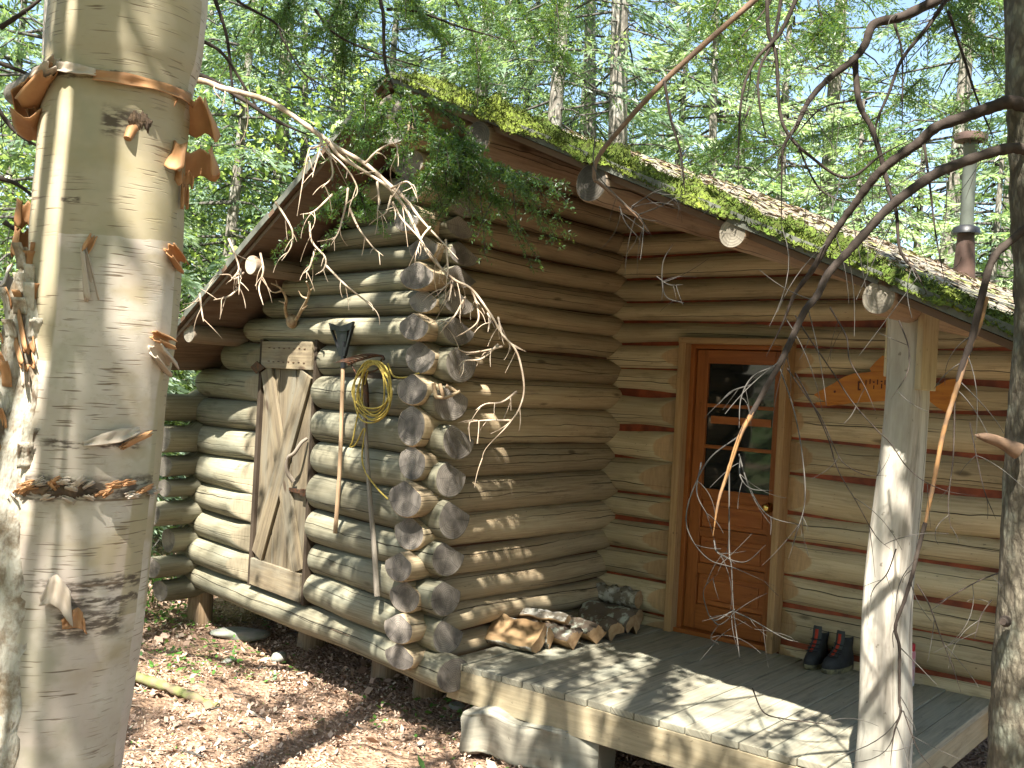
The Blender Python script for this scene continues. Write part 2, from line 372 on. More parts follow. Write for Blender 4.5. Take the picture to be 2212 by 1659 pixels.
def blades(n, xs, ys, hgt, wid=.006):
    z = gz(xs, ys); a = rng.uniform(0, 6.28, n); h = hgt*rng.uniform(.5, 1.2, n); ln = rng.normal(0, .35, (n, 2))*h[:, None]
    b = np.stack([xs, ys, z], 1); w = np.stack([np.cos(a), np.sin(a), np.zeros(n)], 1)*wid
    return np.stack([b-w, b+w, b+np.stack([ln[:, 0], ln[:, 1], h], 1)], 1)
tws = MB()
for k in range(260):
    x, y = rng.uniform(-3.8, 1.2), rng.uniform(4.0, 8.8); a = rng.uniform(0, 6.28); l = rng.uniform(.04, .22); p = [np.array([x+math.cos(a)*l*e, y+math.sin(a)*l*e, 0])+np.append(rng.normal(0, .006, 2), 0) for e in (0, .35, .7, 1)]
    for q in p: q[2] = float(gz(q[0], q[1]))+.018+rng.uniform(0, .012)
    tws.tube(p, np.linspace(rng.uniform(.002, .006), .0015, 4), 5, cap=False)
o = tws.build('fallen_twigs', M['twig_g']); tag(o, 'small grey twigs strewn over the leaf litter', 'twigs', kind='stuff')
kx = rng.choice(3, 700, p=[.5, .3, .2]); cx_ = np.array([-2.75, -2.1, -.2])[kx]+rng.normal(0, .35, 700); cy_ = np.array([8.3, 7.2, 6.35])[kx]+rng.normal(0, .3, 700); az_ = rng.uniform(0, 6.28, 700); l_ = rng.uniform(.012, .03, 700)
c_ = np.stack([cx_, cy_, gz(cx_, cy_)+rng.uniform(.015, .07, 700)], 1); u_ = np.stack([np.cos(az_), np.sin(az_), rng.normal(.1, .3, 700)], 1)*l_[:, None]; v_ = np.stack([-np.sin(az_), np.cos(az_), rng.normal(0, .3, 700)], 1)*(l_*.5)[:, None]
o = quads_obj('seedlings', np.stack([c_-u_, c_+v_, c_+u_, c_-v_], 1), M['grass']); tag(o, 'tiny green seedlings and weeds at the foot of the log walls', 'seedlings', kind='stuff')
n = 9000; xs = rng.uniform(-8, -2.9, n); ys = rng.uniform(8.6, 16, n); k = (np.sin(xs*1.7)+np.sin(ys*1.3+xs) > -.4)
o = quads_obj('grass', blades(k.sum(), xs[k], ys[k], .16, .01), M['grass']); tag(o, 'bright green grass growing behind the left corner of the cabin', 'grass', kind='stuff')

# ------------------------------------------------------------------ log builder
def log(name, parent, a, b, z, hz, rw, out, mats, seed, clamps=(), crook=.017, taper=0.0, seg=30, zb=None, cap=(True, True)):
    """a, b: plan points; z: centre height; hz, rw: half height and half width; out: outward normal in plan"""
    r = np.random.default_rng(seed); a = np.array(a, float); b = np.array(b, float); L = np.linalg.norm(b-a); d = (b-a)/L
    n = max(10, int(L/.045)); S = np.concatenate([[0, .004], np.linspace(.014, L-.014, n), [L-.004, L]])
    sc = np.ones(len(S)); sc[0] = sc[-1] = .93; sc[1] = sc[-2] = .975
    f1, f2, f3, f4 = wob(r, 4, .4, 2.2), wob(r, 4, .4, 1.6), wob(r, 5, 1, 6), wob(r, 4, 1, 5)
    ang = -math.pi+np.arange(seg)*2*math.pi/seg; zb = z if zb is None else zb
    W = np.zeros((len(S), seg)); Zz = np.zeros_like(W); mask = np.zeros_like(W)
    for i, s in enumerate(S):
        q = 1+.045*f3(s)+.028*np.sin(2*ang+f4(s)*1.5+seed)+taper*(s/L-.5)
        W[i] = rw*sc[i]*q*np.cos(ang)+crook*f1(s); Zz[i] = hz*sc[i]*(1+.02*f3(s+3))*np.sin(ang)+crook*.5*f2(s)
        for cl in clamps:
            w2, z2 = cl(s, L, W[i], Zz[i], hz, rw); mask[i] = np.maximum(mask[i], np.clip((W[i]-w2)/.02, 0, 1)); W[i], Zz[i] = w2, z2
    o3 = np.array([out[0], out[1], 0.0]); G = np.zeros((len(S), seg, 3)); zc = z+(zb-z)*S/L
    for i, s in enumerate(S):
        p = a+d*s; G[i] = np.array([p[0], p[1], zc[i]])+W[i][:, None]*o3+Zz[i][:, None]*np.array([0, 0, 1.0])
    uvg = np.zeros((len(S), seg+1, 2)); uvg[:, :, 0] = S[:, None]; uvg[:, :seg, 1] = ang*rw; uvg[:, seg, 1] = math.pi*rw
    mi = []
    for i in range(len(S)-1):
        for j in range(seg):
            j2 = (j+1) % seg; mi.append(0)
    mb = MB(); mb.grid(G, mi, True, uvg)
    for i, fl in ((0, 1), (len(S)-1, 0)):
        q = tuple(range(seg)); uvq = [(float(W[i][k]), float(Zz[i][k])) for k in range(seg)]
        mb.add(G[i], [q[::-1] if fl else q], [uvq[::-1] if fl else uvq], 1, False)
    o_ = mb.build(name, mats, parent)
    at = o_.data.attributes.new('cut', 'FLOAT', 'POINT'); full = np.zeros(len(o_.data.vertices)); full[:mask.size] = mask.ravel(); at.data.foreach_set('value', full)
    return o_
def peak(over, at, k=.5, top=.62, side=0.0):
    """bevelled top of a notched log end, over the first (at = 0) or last (at = 1) stretch of the log"""
    def f(s, L, w, z, hz, rw):
        e = s if at == 0 else L-s; t = min(max((over+.12-e)/.10, 0), 1)
        lim = hz*(top+(1-t)*1.2)-k*np.abs(w-side*rw)
        return w, np.minimum(z, np.maximum(lim, -hz))
    return f
def scarf(at, ln, w0):
    """flat saw cut thinning the log towards a door jamb"""
    def f(s, L, w, z, hz, rw):
        e = s if at == 0 else L-s; t = min(max(1-e/ln, 0), 1); lim = rw*1.3+(w0-rw*1.3)*t
        return np.minimum(w, lim), z
    return f

cabin = thing('log_cabin', 'weathered round log cabin with a mossy plank roof and covered porch', 'cabin', (-.4, 6.2, -.45))
L3 = lambda p, z: np.array([p[0], p[1], z])
def panel(name, a, b, zs, out, depth, mat, hole=None):
    """backing strip that fills the grooves between the logs; its upper edge follows zs(x, y) or a number"""
    a = np.array(a); b = np.array(b); mb = MB(); top = []; tt = np.linspace(0, 1, 24)
    if hole: tt = np.sort(np.concatenate([tt, [hole[0]-1e-4, hole[0]+1e-4, hole[1]-1e-4, hole[1]+1e-4]]))
    n = len(tt)
    for t in tt:
        p = a+(b-a)*t; top.append((p, zs(p[0], p[1]) if callable(zs) else zs))
    o = np.array(out)
    for off in (0.0,):
        G = np.zeros((2, n, 3))
        for i, (p, zt) in enumerate(top):
            q = p-o*depth; G[0, i] = (q[0], q[1], hole[2] if hole and hole[0] < tt[i] < hole[1] else -.12); G[1, i] = (q[0], q[1], zt)
        G2 = G.copy(); G2[:, :, :2] -= o*.05
        mb.grid(G, smooth=False); mb.grid(G2[:, ::-1], smooth=False)
    return mb.build(name, mat, cabin)

# --- gable wall (left), with the plank door
LB = [-.15, .045, .26, .475, .695, .935, 1.15, 1.365, 1.59, 1.805, 1.98, 2.13, 2.27, 2.41, 2.55, 2.69, 2.83, 2.97]
AX = .115                                     # log centre lies this far behind the wall face
def Lp(s, off=-AX): return PL+dL*s+nL*off
gable = panel('gable_wall', Lp(0, 0), Lp(3.08, 0), lambda x, y: min(rL(x, y)-.16, 3.0), nL, .085, M['chink_dark'])
S0, S1 = 1.195, 1.945                          # door opening
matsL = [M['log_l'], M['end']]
for i in range(len(LB)-1):
    z0, z1 = LB[i], LB[i+1]; z = (z0+z1)/2; hz = (z1-z0)/2*1.04; rw = .120+.008*math.sin(i*2.1)
    ends = -.225-.025*math.sin(i*3.3); sr = 3.08+.1
    while sr > 0 and rL(*Lp(sr, 0))-.10 < z+hz*.5: sr -= .02
    if z > 1.85: ends = -.20
    ov = .225
    pk = [peak(ov, 0, .55, .85, .35)]
    if i == 0:
        log('log', gable, Lp(-.33), Lp(3.2), z, hz, .125, nL, matsL, 100+i, [], crook=.008)
    elif z1 < 1.83:
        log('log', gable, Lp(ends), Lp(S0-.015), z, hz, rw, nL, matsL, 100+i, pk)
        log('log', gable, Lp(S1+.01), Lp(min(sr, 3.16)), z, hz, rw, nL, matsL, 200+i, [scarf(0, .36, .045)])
    elif sr > .25:
        if rR(*Lp(-.1, 0))-.12 < z+hz: continue
        log('log', gable, Lp(ends), Lp(sr), z, hz, rw, nL, matsL, 100+i, pk)
# jambs of the plank door
for s in (S0-.004, S1+.004):
    pass

# --- side wall of the porch (A): logs run back from the corner
AB = [-.06, .09, .26, .44, .61, .81, 1.02, 1.22, 1.45, 1.63, 1.82, 1.975, 2.12, 2.275, 2.425, 2.575, 2.73, 2.88, 3.03, 3.16]
nA = np.array([.78, -.626])
def Ap(s, off=-AX): return PA+dA*s+nA*off
side = panel('porch_side_wall', Ap(.05, 0), Ap(1.9, 0), 3.08, nA, .085, M['chink_brown'])
matsA = [M['log_a'], M['end']]
for i in range(len(AB)-1):
    z0, z1 = AB[i], AB[i+1]; z = (z0+z1)/2; hz = (z1-z0)/2*1.06; rw = .122+.008*math.sin(i*1.7)
    a = -.225-.035*math.sin(i*2.7) if z < 2.35 else (-.35 if z < 2.9 else -.5)
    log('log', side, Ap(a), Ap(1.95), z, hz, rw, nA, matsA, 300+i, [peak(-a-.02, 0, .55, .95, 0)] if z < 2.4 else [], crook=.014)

# --- back wall of the porch (B), with the entrance door
BB = [-.13, .065, .30, .49, .70, .88, 1.125, 1.345, 1.575, 1.76, 1.94, 2.085, 2.23, 2.385, 2.55, 2.70, 2.84, 2.97]
def Bp(s, off=-AX): return PB+dB*s+nF*off
back = panel('porch_back_wall', Bp(-.62, 0), Bp(2.28, 0), lambda x, y: rR(x, y)-.13, nF, .066, M['chink_red'], hole=(.6/2.9+.012, 1.40/2.9-.012, 1.95))
D0, D1 = -.005, .765
matsB = [M['log_b'], M['end']]
for i in range(len(BB)-1):
    z0, z1 = BB[i], BB[i+1]; z = (z0+z1)/2; hz = (z1-z0)/2*.985; rw = .115+.008*math.sin(i*2.9)
    sr = 2.30
    while rR(*Bp(sr, 0))-.11 < z+hz*.6: sr -= .02
    if z1 < 2.0:
        log('log', back, Bp(-.72), Bp(D0), z, hz, rw, nF, matsB, 400+i, [scarf(1, .32, .058)])
        log('log', back, Bp(D1), Bp(sr), z, hz, rw, nF, matsB, 450+i, [scarf(0, .26, .058)])
    elif sr > -.4: log('log', back, Bp(-.72), Bp(sr), z, hz, rw, nF, matsB, 400+i)

# --- right and left side walls, and the rear wall
CR = Bp(2.30, 0)
rightw = panel('right_side_wall', CR+dA*.1, CR+dA*2.2, lambda x, y: min(rR(x, y)-.2, 1.75), nA, .085, M['chink_dark'])
for i in range(10):
    z0, z1 = AB[i], AB[i+1]; z = (z0+z1)/2
    log('log', rightw, CR-nA*AX-dA*(.0+.11*(i in (3, 7))), CR-nA*AX+dA*2.2, z, (z1-z0)/2*1.03, .11, nA, matsA, 500+i)
CL = Lp(3.08, 0); nS = np.array([-.78, .626])
leftw = panel('left_side_wall', CL+dA*.1, CL+dA*3.9, 1.4, nS, .085, M['chink_dark'])
SB = [-.23, -.04, .15, .36, .58, .74, .93, 1.17, 1.42]
for i in range(8):
    z0, z1 = SB[i], SB[i+1]; z = (z0+z1)/2; ov = [.24, .33, .2, .36, .26, .27, .30, .40][i]
    log('log', leftw, CL-nS*AX-dA*ov, CL-nS*AX+dA*3.9, z, (z1-z0)/2*1.03, [.11, .12, .10, .13, .10, .12, .12, .12][i], nS, matsL, 540+i, [peak(ov-.06, 0, .35, .7)])
BL = CL+dA*3.9; BR = CR+dA*2.2; BM = APEX+dA*4.0
for nm, p, q in (('rear_wall', BL, BM), ('rear_wall', BM, BR)):
    dd = (q-p)/np.linalg.norm(q-p); w = panel(nm, p, q, lambda x, y: min(rL(x, y), rR(x, y))-.15, np.array([-dd[1], dd[0]]), .05, M['chink_dark'])
    for i in range(13):
        z = -.05+i*.23
        pts = [t for t in np.linspace(0, 1, 40) if min(rL(*(p+(q-p)*t)), rR(*(p+(q-p)*t)))-.12 > z]
        if len(pts) > 4: log('log', w, p+(q-p)*pts[0], p+(q-p)*pts[-1], z, .12, .11, np.array([-dd[1], dd[0]]), matsA, 700+i)
fl = MB(); ctr = [PL, Ap(.1), Ap(1.8), Bp(2.1), BR, BM, BL, CL]
fl.add([L3(p, -.02) for p in ctr], [tuple(range(8))], None, 0, False)
fl.build('cabin_floor', M['soffit'], cabin)

# --- purlins (round logs that carry the roof, ends showing under the rake)
PUR = []
E0 = APEX.copy()
def pur(name, px, py, rad, off_z, back, seed):
    """end placed where the photo shows it, in the plane of the front edge"""
    q = onv(px, py, APEX+nF*.0, dB) if px > 800 else onv(px, py, APEX+nL*0, dL)
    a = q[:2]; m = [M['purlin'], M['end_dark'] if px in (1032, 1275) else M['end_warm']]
    log(name, cabin, a, a+dA*back, q[2], rad, rad, nA, m, seed, crook=.004)
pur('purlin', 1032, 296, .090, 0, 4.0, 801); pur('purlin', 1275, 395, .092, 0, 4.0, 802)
pur('purlin', 1582, 503, .064, 0, 4.0, 803); pur('purlin', 1900, 642, .068, 0, 4.0, 804)
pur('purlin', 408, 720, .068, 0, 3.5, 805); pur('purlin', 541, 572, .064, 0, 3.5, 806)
# ridge log and tie beam over the porch front
log('ridge_log', cabin, APEX+dA*.1-nA*.02, APEX+dA*4.0, ZAP-.19, .075, .075, nA, [M['purlin'], M['end_warm']], 807, crook=.003)

# --- roof
def roof_slab(name, e0, e1, zf, th=.035, up=.0, back=4.5, mat=None, n=40, wav=0.0, over=0.0):
    """boards along the front edge e0-e1, running back along dA"""
    e0 = np.array(e0); e1 = np.array(e1); mb = MB(); m = 26
    G = np.zeros((n, m, 3)); Gb = np.zeros((n, m, 3)); uvg = np.zeros((n, m, 2))
    for i in range(n):
        e = e0+(e1-e0)*i/(n-1)
        for j in range(m):
            p = e+dA*(back*j/(m-1)-over); z = zf(*p)+up+wav*(math.sin(i*1.9)+math.sin(j*2.3+i))*.5
            G[i, j] = (p[0], p[1], z); Gb[i, j] = (p[0], p[1], zf(*p)+up-th); uvg[i, j] = (back*j/(m-1), 3.4*i/(n-1))
    mb.grid(G[:, ::-1], 0, False, uvg[:, ::-1]); mb.grid(Gb, 1, False, uvg)
    for A_, B_ in ((G[:, 0], Gb[:, 0]), (Gb[:, -1], G[:, -1]), (Gb[0], G[0]), (G[-1], Gb[-1])):
        mb.grid(np.stack([A_, B_]), 1, smooth=False)
    return mb.build(name, mat, cabin)
t = NT('old_roofing'); o = t.obj(); n1 = t.noise(o, 5.0, 5.0, .65); n2 = t.noise(o, 34.0, 4.0, .7)
c = t.mix(t.ramp(n2, .3, .7), (.13, .115, .095), (.27, .245, .20)); c = t.mix(t.ramp(n1, .5, .62), c, (.22, .25, .05)); c = t.mix(t.ramp(t.noise(o, 9.0, 3.0), .6, .7), c, (.33, .28, .22))
t.bump(n2, .9, .02); M['roofing'] = t.col(c)
ER = APEX+dB*3.50; EL = APEX+_e*1.12
roofR = roof_slab('roof', APEX, ER, rR, mat=[M['roofing'], M['soffit']], wav=.012)
roofL = roof_slab('roof', EL, APEX, rL, mat=[M['roofing'], M['soffit']])
def edge_strip(name, e0, e1, zf, h, th, up, mat, parent):
    e0 = np.array(e0); e1 = np.array(e1); d = (e1-e0); ln = np.linalg.norm(d); d = d/ln; mb = MB()
    dz = (zf(*e1)-zf(*e0))/ln; ax = np.array([d[0], d[1], dz]); ax /= np.linalg.norm(ax); ay = np.array([dA[0], dA[1], 0]); az = np.cross(ax, ay); az /= np.linalg.norm(az)
    if az[2] < 0: az = -az
    k = 5
    for i in range(k):
        c = e0+(e1-e0)*(i+.5)/k-dA*(th*.5+.002*(i % 2)); mb.box(L3(c, zf(*(e0+(e1-e0)*(i+.5)/k))+up), ax, ay, az, ln/k/2+.004, th/2, h/2)
    return mb.build(name, mat, parent)
edge_strip('drip_edge', APEX, ER, rR, .05, .006, -.012, M['fascia'], roofR)
edge_strip('drip_edge', EL, APEX, rL, .04, .006, -.012, M['fascia'], roofL)
# roof boards lying across the purlins, second layer seen from below on the left
roof_slab('roof_boarding', EL+dA*.03, APEX+dA*.03, rL, up=-.045, th=.03, back=4.3, mat=[M['soffit'], M['soffit']])
roof_slab('roof_boarding', APEX+dA*.03, ER+dA*.03, rR, up=-.045, th=.03, back=4.3, mat=[M['soffit'], M['soffit']])
# moss along the front rake: cushions plus fine shoots
t = NT('roof_moss'); o = t.obj(); n1 = t.noise(o, 4.0, 4.0); n2 = t.noise(o, 60.0, 3.0)
c = t.mix(t.ramp(n1, .35, .65), (.075, .13, .014), (.195, .25, .03)); c = t.mix(t.ramp(n2, .35, .7), tuple([.05, .06, .01]), c); t.bump(n2, 1.0, .02); M['moss'] = t.col(c)
mb = MB(); n, m = 420, 26; G = np.zeros((n, m, 3)); fw = [wob(np.random.default_rng(60+k), 6, .8, 14) for k in range(6)]
amount = lambda s: np.clip(.78+.28*fw[0](s)+.15*np.sin(s*2.1+.6), .3, 1.1)*np.clip((3.75-s)/1.6, .4, 1)*np.clip(.35+s*.9, .35, 1)
for i in range(n):
    s = 3.45*i/(n-1)+.05; p = APEX+dB*s
    for j in range(m):
        q = j/(m-1); bk = -.05*amount(s)+q*(.34+.1*fw[1](s)); pp = p+dA*bk
        h = amount(s)*.085*max(0, math.sin(math.pi*min(1, q*1.02+.02)))**.6*(.75+.35*fw[2](s*1.7+q*2)+.3*fw[3](q*5+s*4))
        dr = -.045*amount(s)*(1-q/.15)*(.75+.3*fw[4](s)) if q < .15 else 0
        G[i, j] = (pp[0], pp[1], rR(*pp)+max(h, .0)+dr-.004)
G[:, :, 2] += rng.normal(0, .003, (n, m))
mb.grid(G[:, ::-1]); moss = mb.build('moss', M['moss'], roofR)
k = 26000; ii = rng.integers(0, n-1, k); jj = rng.integers(0, m-1, k); b = G[ii, jj]+rng.normal(0, .006, (k, 3)); hh = rng.uniform(.006, .017, k); a = rng.uniform(0, 6.28, k)
w = np.stack([np.cos(a), np.sin(a), 0*a], 1)*.0035; tip = b+np.stack([rng.normal(0, .012, k), rng.normal(0, .012, k)-.004, hh], 1)
quads_obj('moss_shoots', np.stack([b-w, b+w, tip], 1), M['moss'], roofR)
# needles and twigs lying on the roof
k = 2200; s = rng.uniform(.1, 3.4, k); bk = rng.uniform(.2, 4.4, k); x = APEX[0]+dB[0]*s+dA[0]*bk; y = APEX[1]+dB[1]*s+dA[1]*bk
a = rng.uniform(0, 6.28, k); l = rng.uniform(.015, .06, k); c = np.stack([x, y, np.array([rR(i, j) for i, j in zip(x, y)])+.014], 1); ux = np.stack([np.cos(a)*l, np.sin(a)*l, -.4248*(np.cos(a)*dB[0]+np.sin(a)*dB[1])*l+rng.normal(0, .006, k)], 1); vx = np.stack([-np.sin(a), np.cos(a), 0*a], 1)*(.006+.012*rng.random(k))[:, None]
o = quads_obj('roof_litter', np.stack([c-ux, c+vx, c+ux, c-vx], 1), M['roof_needles'], roofR, uvr=True); o['kind'] = 'stuff'

# --- plank door in the gable wall
def ldoor():
    zb, zt = .06, 1.815; mid = (S0+S1)/2; w = (S1-S0)/2-.03
    ax = np.array([0, 0, 1.0]); ay = np.array([dL[0], dL[1], 0]); az = np.array([nL[0], nL[1], 0])
    mb = MB(); cuts = [S0+.03, S0+.03+.2*w, S0+.03+.95*w, S1-.03-.42*w, S1-.03]
    cuts = [S0+.03, S0+.27, S0+.49, S1-.03]
    for i in range(len(cuts)-1):
        mb.box(L3(Lp((cuts[i]+cuts[i+1])/2, -.055), (zb+zt)/2), ax, ay, az, (zt-zb)/2-.004*i, (cuts[i+1]-cuts[i])/2-.004, .02)
    d = mb.build('plank_door', M['plank'], cabin, bevel=.004)
    for z, h in ((zt-.10, .095), (zb+.10, .095)):
        m2 = MB(); m2.box(L3(Lp(mid, -.018), z), ay, ax, az, w+.002, h, .014); m2.build('batten', M['plank'], d, bevel=.004)
    # two crossing braces
    for (s0, z0), (s1, z1), off in (((S0+.09, zb+.20), (S1-.09, zt-.2), -.022), ((S1-.1, zb+.22), (S0+.10, zt-.22), -.0195)):
        p0 = L3(Lp(s0, off), z0); p1 = L3(Lp(s1, off), z1); ux = p1-p0; ln = np.linalg.norm(ux); ux /= ln; uy = np.cross(az, ux)
        m2 = MB(); m2.box((p0+p1)/2, ux, uy, az, ln/2, .075, .0105); m2.build('brace', M['plank'], d, bevel=.003)
    m2 = MB(); base = [L3(Lp(S0+.17, .0), .86), L3(Lp(S0+.18, .045), .93), L3(Lp(S0+.15, .06), 1.02), L3(Lp(S0+.09, .05), 1.06), L3(Lp(S0+.06, .02), 1.13), L3(Lp(S0+.055, -.02), 1.16)]
    m2.tube(smooth_path(base, 26), np.linspace(.016, .011, 26), 8); m2.build('handle', M['handle_grey'], d)
    m2 = MB(); m2.box(L3(Lp(S0+.14, -.012), .80), ay, ax, az, .09, .012, .008); m2.box(L3(Lp(S0+.03, -.006), .80), ay, ax, az, .03, .022, .014); m2.build('latch', M['iron'], d)
    m2 = MB()
    for z in (1.62,):
        v = [L3(Lp(S1+.11, .0), z), L3(Lp(S1+.02, .0), z+.045), L3(Lp(S1-.10, .0), z), L3(Lp(S1+.02, .0), z-.045)]; v = [q+np.array([nL[0], nL[1], 0])*e for e in (.006, .0) for q in v]
        m2.add(v, [(0, 1, 2, 3), (4, 7, 6, 5), (0, 4, 5, 1), (1, 5, 6, 2), (2, 6, 7, 3), (3, 7, 4, 0)], None, 0, False)
    m2.build('hinge', M['iron'], d)
    m2 = MB(); m2.box(L3(Lp(S1-.004, -.075), (zb+zt)/2), ax, ay, az, (zt-zb)/2+.01, .022, .06); m2.box(L3(Lp(S0+.006, -.075), (zb+zt)/2), ax, ay, az, (zt-zb)/2+.01, .018, .055)
    m2.build('door_jamb', M['chink_dark'], d)
    for zz in (zt-.055, zt-.15):
        for q in range(8):
            k = MB(); k.box(L3(Lp(S0+.12+q*.07, -.003), zz+.004*(q % 2)), ay, ax, az, .011, .0035, .002); k.build('nail', M['iron'], d)
ldoor()

# --- entrance door in the back wall of the porch
def bdoor():
    X = np.array([dB[0], dB[1], 0]); O = np.array([nF[0], nF[1], 0]); U = np.array([0, 0, 1.0])
    pt = lambda s, off, z: L3(PB+dB*s+nF*off, z)
    def bx(mb, s0, s1, z0, z1, off, th, up=False, m=0):
        c = pt((s0+s1)/2, off, (z0+z1)/2)
        if up: mb.box(c, U, X, O, (z1-z0)/2, (s1-s0)/2, th/2, m)
        else: mb.box(c, X, U, O, (s1-s0)/2, (z1-z0)/2, th/2, m)
    fr = MB(); bx(fr, -.01, .045, -.0, 1.935, -.015, .15, True); bx(fr, .725, .77, -.0, 1.935, -.015, .15, True); bx(fr, -.01, .77, 1.935, 1.975, -.012, .156)
    f = fr.build('door_frame', M['trim'], cabin, bevel=.003)
    jb = MB(); bx(jb, .045, .078, .03, 1.935, -.05, .07, True); bx(jb, .695, .725, .03, 1.935, -.05, .07, True); bx(jb, .078, .695, 1.905, 1.935, -.05, .07); bx(jb, .045, .725, .002, .03, -.03, .11)
    jb.build('door_stop', M['door'], f, bevel=.002)
    d = MB(); s0, s1 = .082, .692; off = -.065; th = .042; gl0, gl1, gz0, gz1 = .165, .645, .975, 1.81
    bx(d, s0, gl0, .034, 1.90, off, th, True); bx(d, gl1, s1, .034, 1.90, off, th, True)
    bx(d, gl0, gl1, gz1, 1.90, off, th); bx(d, gl0, gl1, .90, gz0, off, th); bx(d, gl0, gl1, .034, .20, off, th)
    bx(d, gl0, gl1, .405, .475, off, th-.003); bx(d, gl0, gl1, .655, .715, off, th-.003)
    D = d.build('entrance_door', M['door'], cabin, bevel=.004)
    for z0, z1 in ((.20, .405), (.475, .655), (.715, .90)):
        p = MB(); bx(p, gl0, gl1, z0, z1, off-.008, .014); bx(p, gl0+.04, gl1-.04, z0+.035, z1-.035, off+.002, .016); p.build('door_panel', M['door_panel'], D, bevel=.008)
    for z in (1.255, 1.53):
        p = MB(); bx(p, gl0, gl1, z-.012, z+.012, off, .03); p.build('glazing_bar', M['door'], D, bevel=.002)
    g = NT('door_glass'); g.b.inputs['Base Color'].default_value = (.01, .012, .012, 1); g.b.inputs['Roughness'].default_value = .04; g.b.inputs['Specular IOR Level'].default_value = .5
    for z0, z1 in ((gz0, 1.243), (1.267, 1.518), (1.542, gz1)):
        p = MB(); bx(p, gl0-.005, gl1+.005, z0, z1, off-.006, .005); p.build('glass_pane', g.mat, D)
    p = MB(); bx(p, gl0+.03, gl1-.02, 1.41, 1.46, off-.001, .004); p.build('glass_band', M['door_panel'], D)  # thin brown band across the middle pane, just in front of the glass
    k = MB(); c = pt(.655, -.04, .90); tt = np.linspace(0, 1, 12)
    k.tube([c+O*x for x in (0, .006, .008, .02, .03, .036, .05, .06, .066, .068)], [.032, .032, .012, .011, .014, .024, .029, .026, .014, .002], 18); k.build('knob', M['brass'], D)
bdoor()

# --- porch deck, rim boards and post
DK = np.array([-.275, 5.98]); DW, DD = 2.50, 1.73
deckm = MB(); nb = 17; x = -.02
e3 = [np.array([dA[0], dA[1], 0]), np.array([dB[0], dB[1], 0]), np.array([0, 0, 1.0])]
while x < DW:
    w = min(.142, DW+.012-x); c = DK+dB*(x+w/2)+dA*(DD/2-.02+rng.normal(0, .004))
    deckm.box(L3(c, -.018+rng.normal(0, .0015)), e3[0], e3[1], e3[2], DD/2, w/2-.003, .018); x += w
deck = deckm.build('porch_deck', M['deck'], cabin, bevel=.004)
rm = MB(); rm.box(L3(DK+dB*DW/2+dA*.0, -.123), e3[1], e3[0], e3[2], DW/2-.01, .019, .086); rm.build('rim_board', M['rim'], deck, bevel=.004)
rm = MB(); rm.box(L3(DK+dB*(DW-.035)+dA*(DD/2+.01), -.121), e3[0], e3[1], e3[2], DD/2-.035, .019, .084); rm.build('rim_board', M['rim'], deck, bevel=.004)
pm = MB()                                     # rough-hewn post, flared at the foot
pb = onz(1897, 1702, 0); ptop = onv(1968, 690, pb, dB); n = 40; seg = 28; G = np.zeros((n, seg, 3)); uvg = np.zeros((n, seg+1, 2))
fa, fb_ = wob(np.random.default_rng(3), 5, .6, 4), wob(np.random.default_rng(4), 5, .6, 4)
for i in range(n):
    q = i/(n-1); z = q*1.99; c = pb+(ptop-pb)*q; c = c+np.array([.010*fa(z), 0, 0]); k = (.086 if q > .83 else .092+.014*(1-q/.83)**1.5)*(1+.03*fb_(z))
    for j in range(seg):
        a = 2*math.pi*j/seg; cs, sn_ = math.cos(a), math.sin(a); e = .36
        hx = math.copysign(abs(cs)**e, cs)*k*.86; hy = math.copysign(abs(sn_)**e, sn_)*k
        if q < .83: hx += .006*math.sin(a*3+z*2); hy += .005*math.sin(a*4+z*3)
        G[i, j] = (c[0]+dB[0]*hx+dA[0]*hy, c[1]+dB[1]*hx+dA[1]*hy, z); uvg[i, j] = (z, a*.1)
    uvg[i, seg] = (z, .628)
pm.grid(G, 0, True, uvg); pm.build('porch_post', M['post'], cabin)
hb = MB(); c = (ptop+np.array([0, 0, -.02]))[:2]; hb.box(L3(c+dB*.072, 1.83), [0, 0, 1], e3[1], e3[0], .165, .013, .10); hb.box(L3(c-dA*.055-dB*.01, 1.845), [0, 0, 1], e3[1], e3[0], .13, .07, .0125); hb.build('post_cleat', M['rim'], cabin, bevel=.004)

# --- piers
def pier(p, r, h, seed):
    mb = MB(); z0 = float(gz(p[0], p[1]))-.1; pts = [(p[0], p[1], z0+h*t) for t in np.linspace(0, 1, 6)]
    mb.tube(pts, r*np.array([1.08, 1.05, 1.0, .98, 1.0, .97]), 16, 0, True, 0); mb.build('pier', M['stump'], cabin)
pc = onz(905, 1500, -.4); pier((pc[0]+.05, pc[1]+.12), .10, .40, 1)
pier(Lp(2.98, -.15), .10, .36, 2); pier(Bp(2.0, .9), .09, .36, 3); pier(DK+dB*2.4+dA*.3, .08, .32, 4)
for q in (1.0, 2.0): pier(Lp(q, -.6), .11, .36, 5)

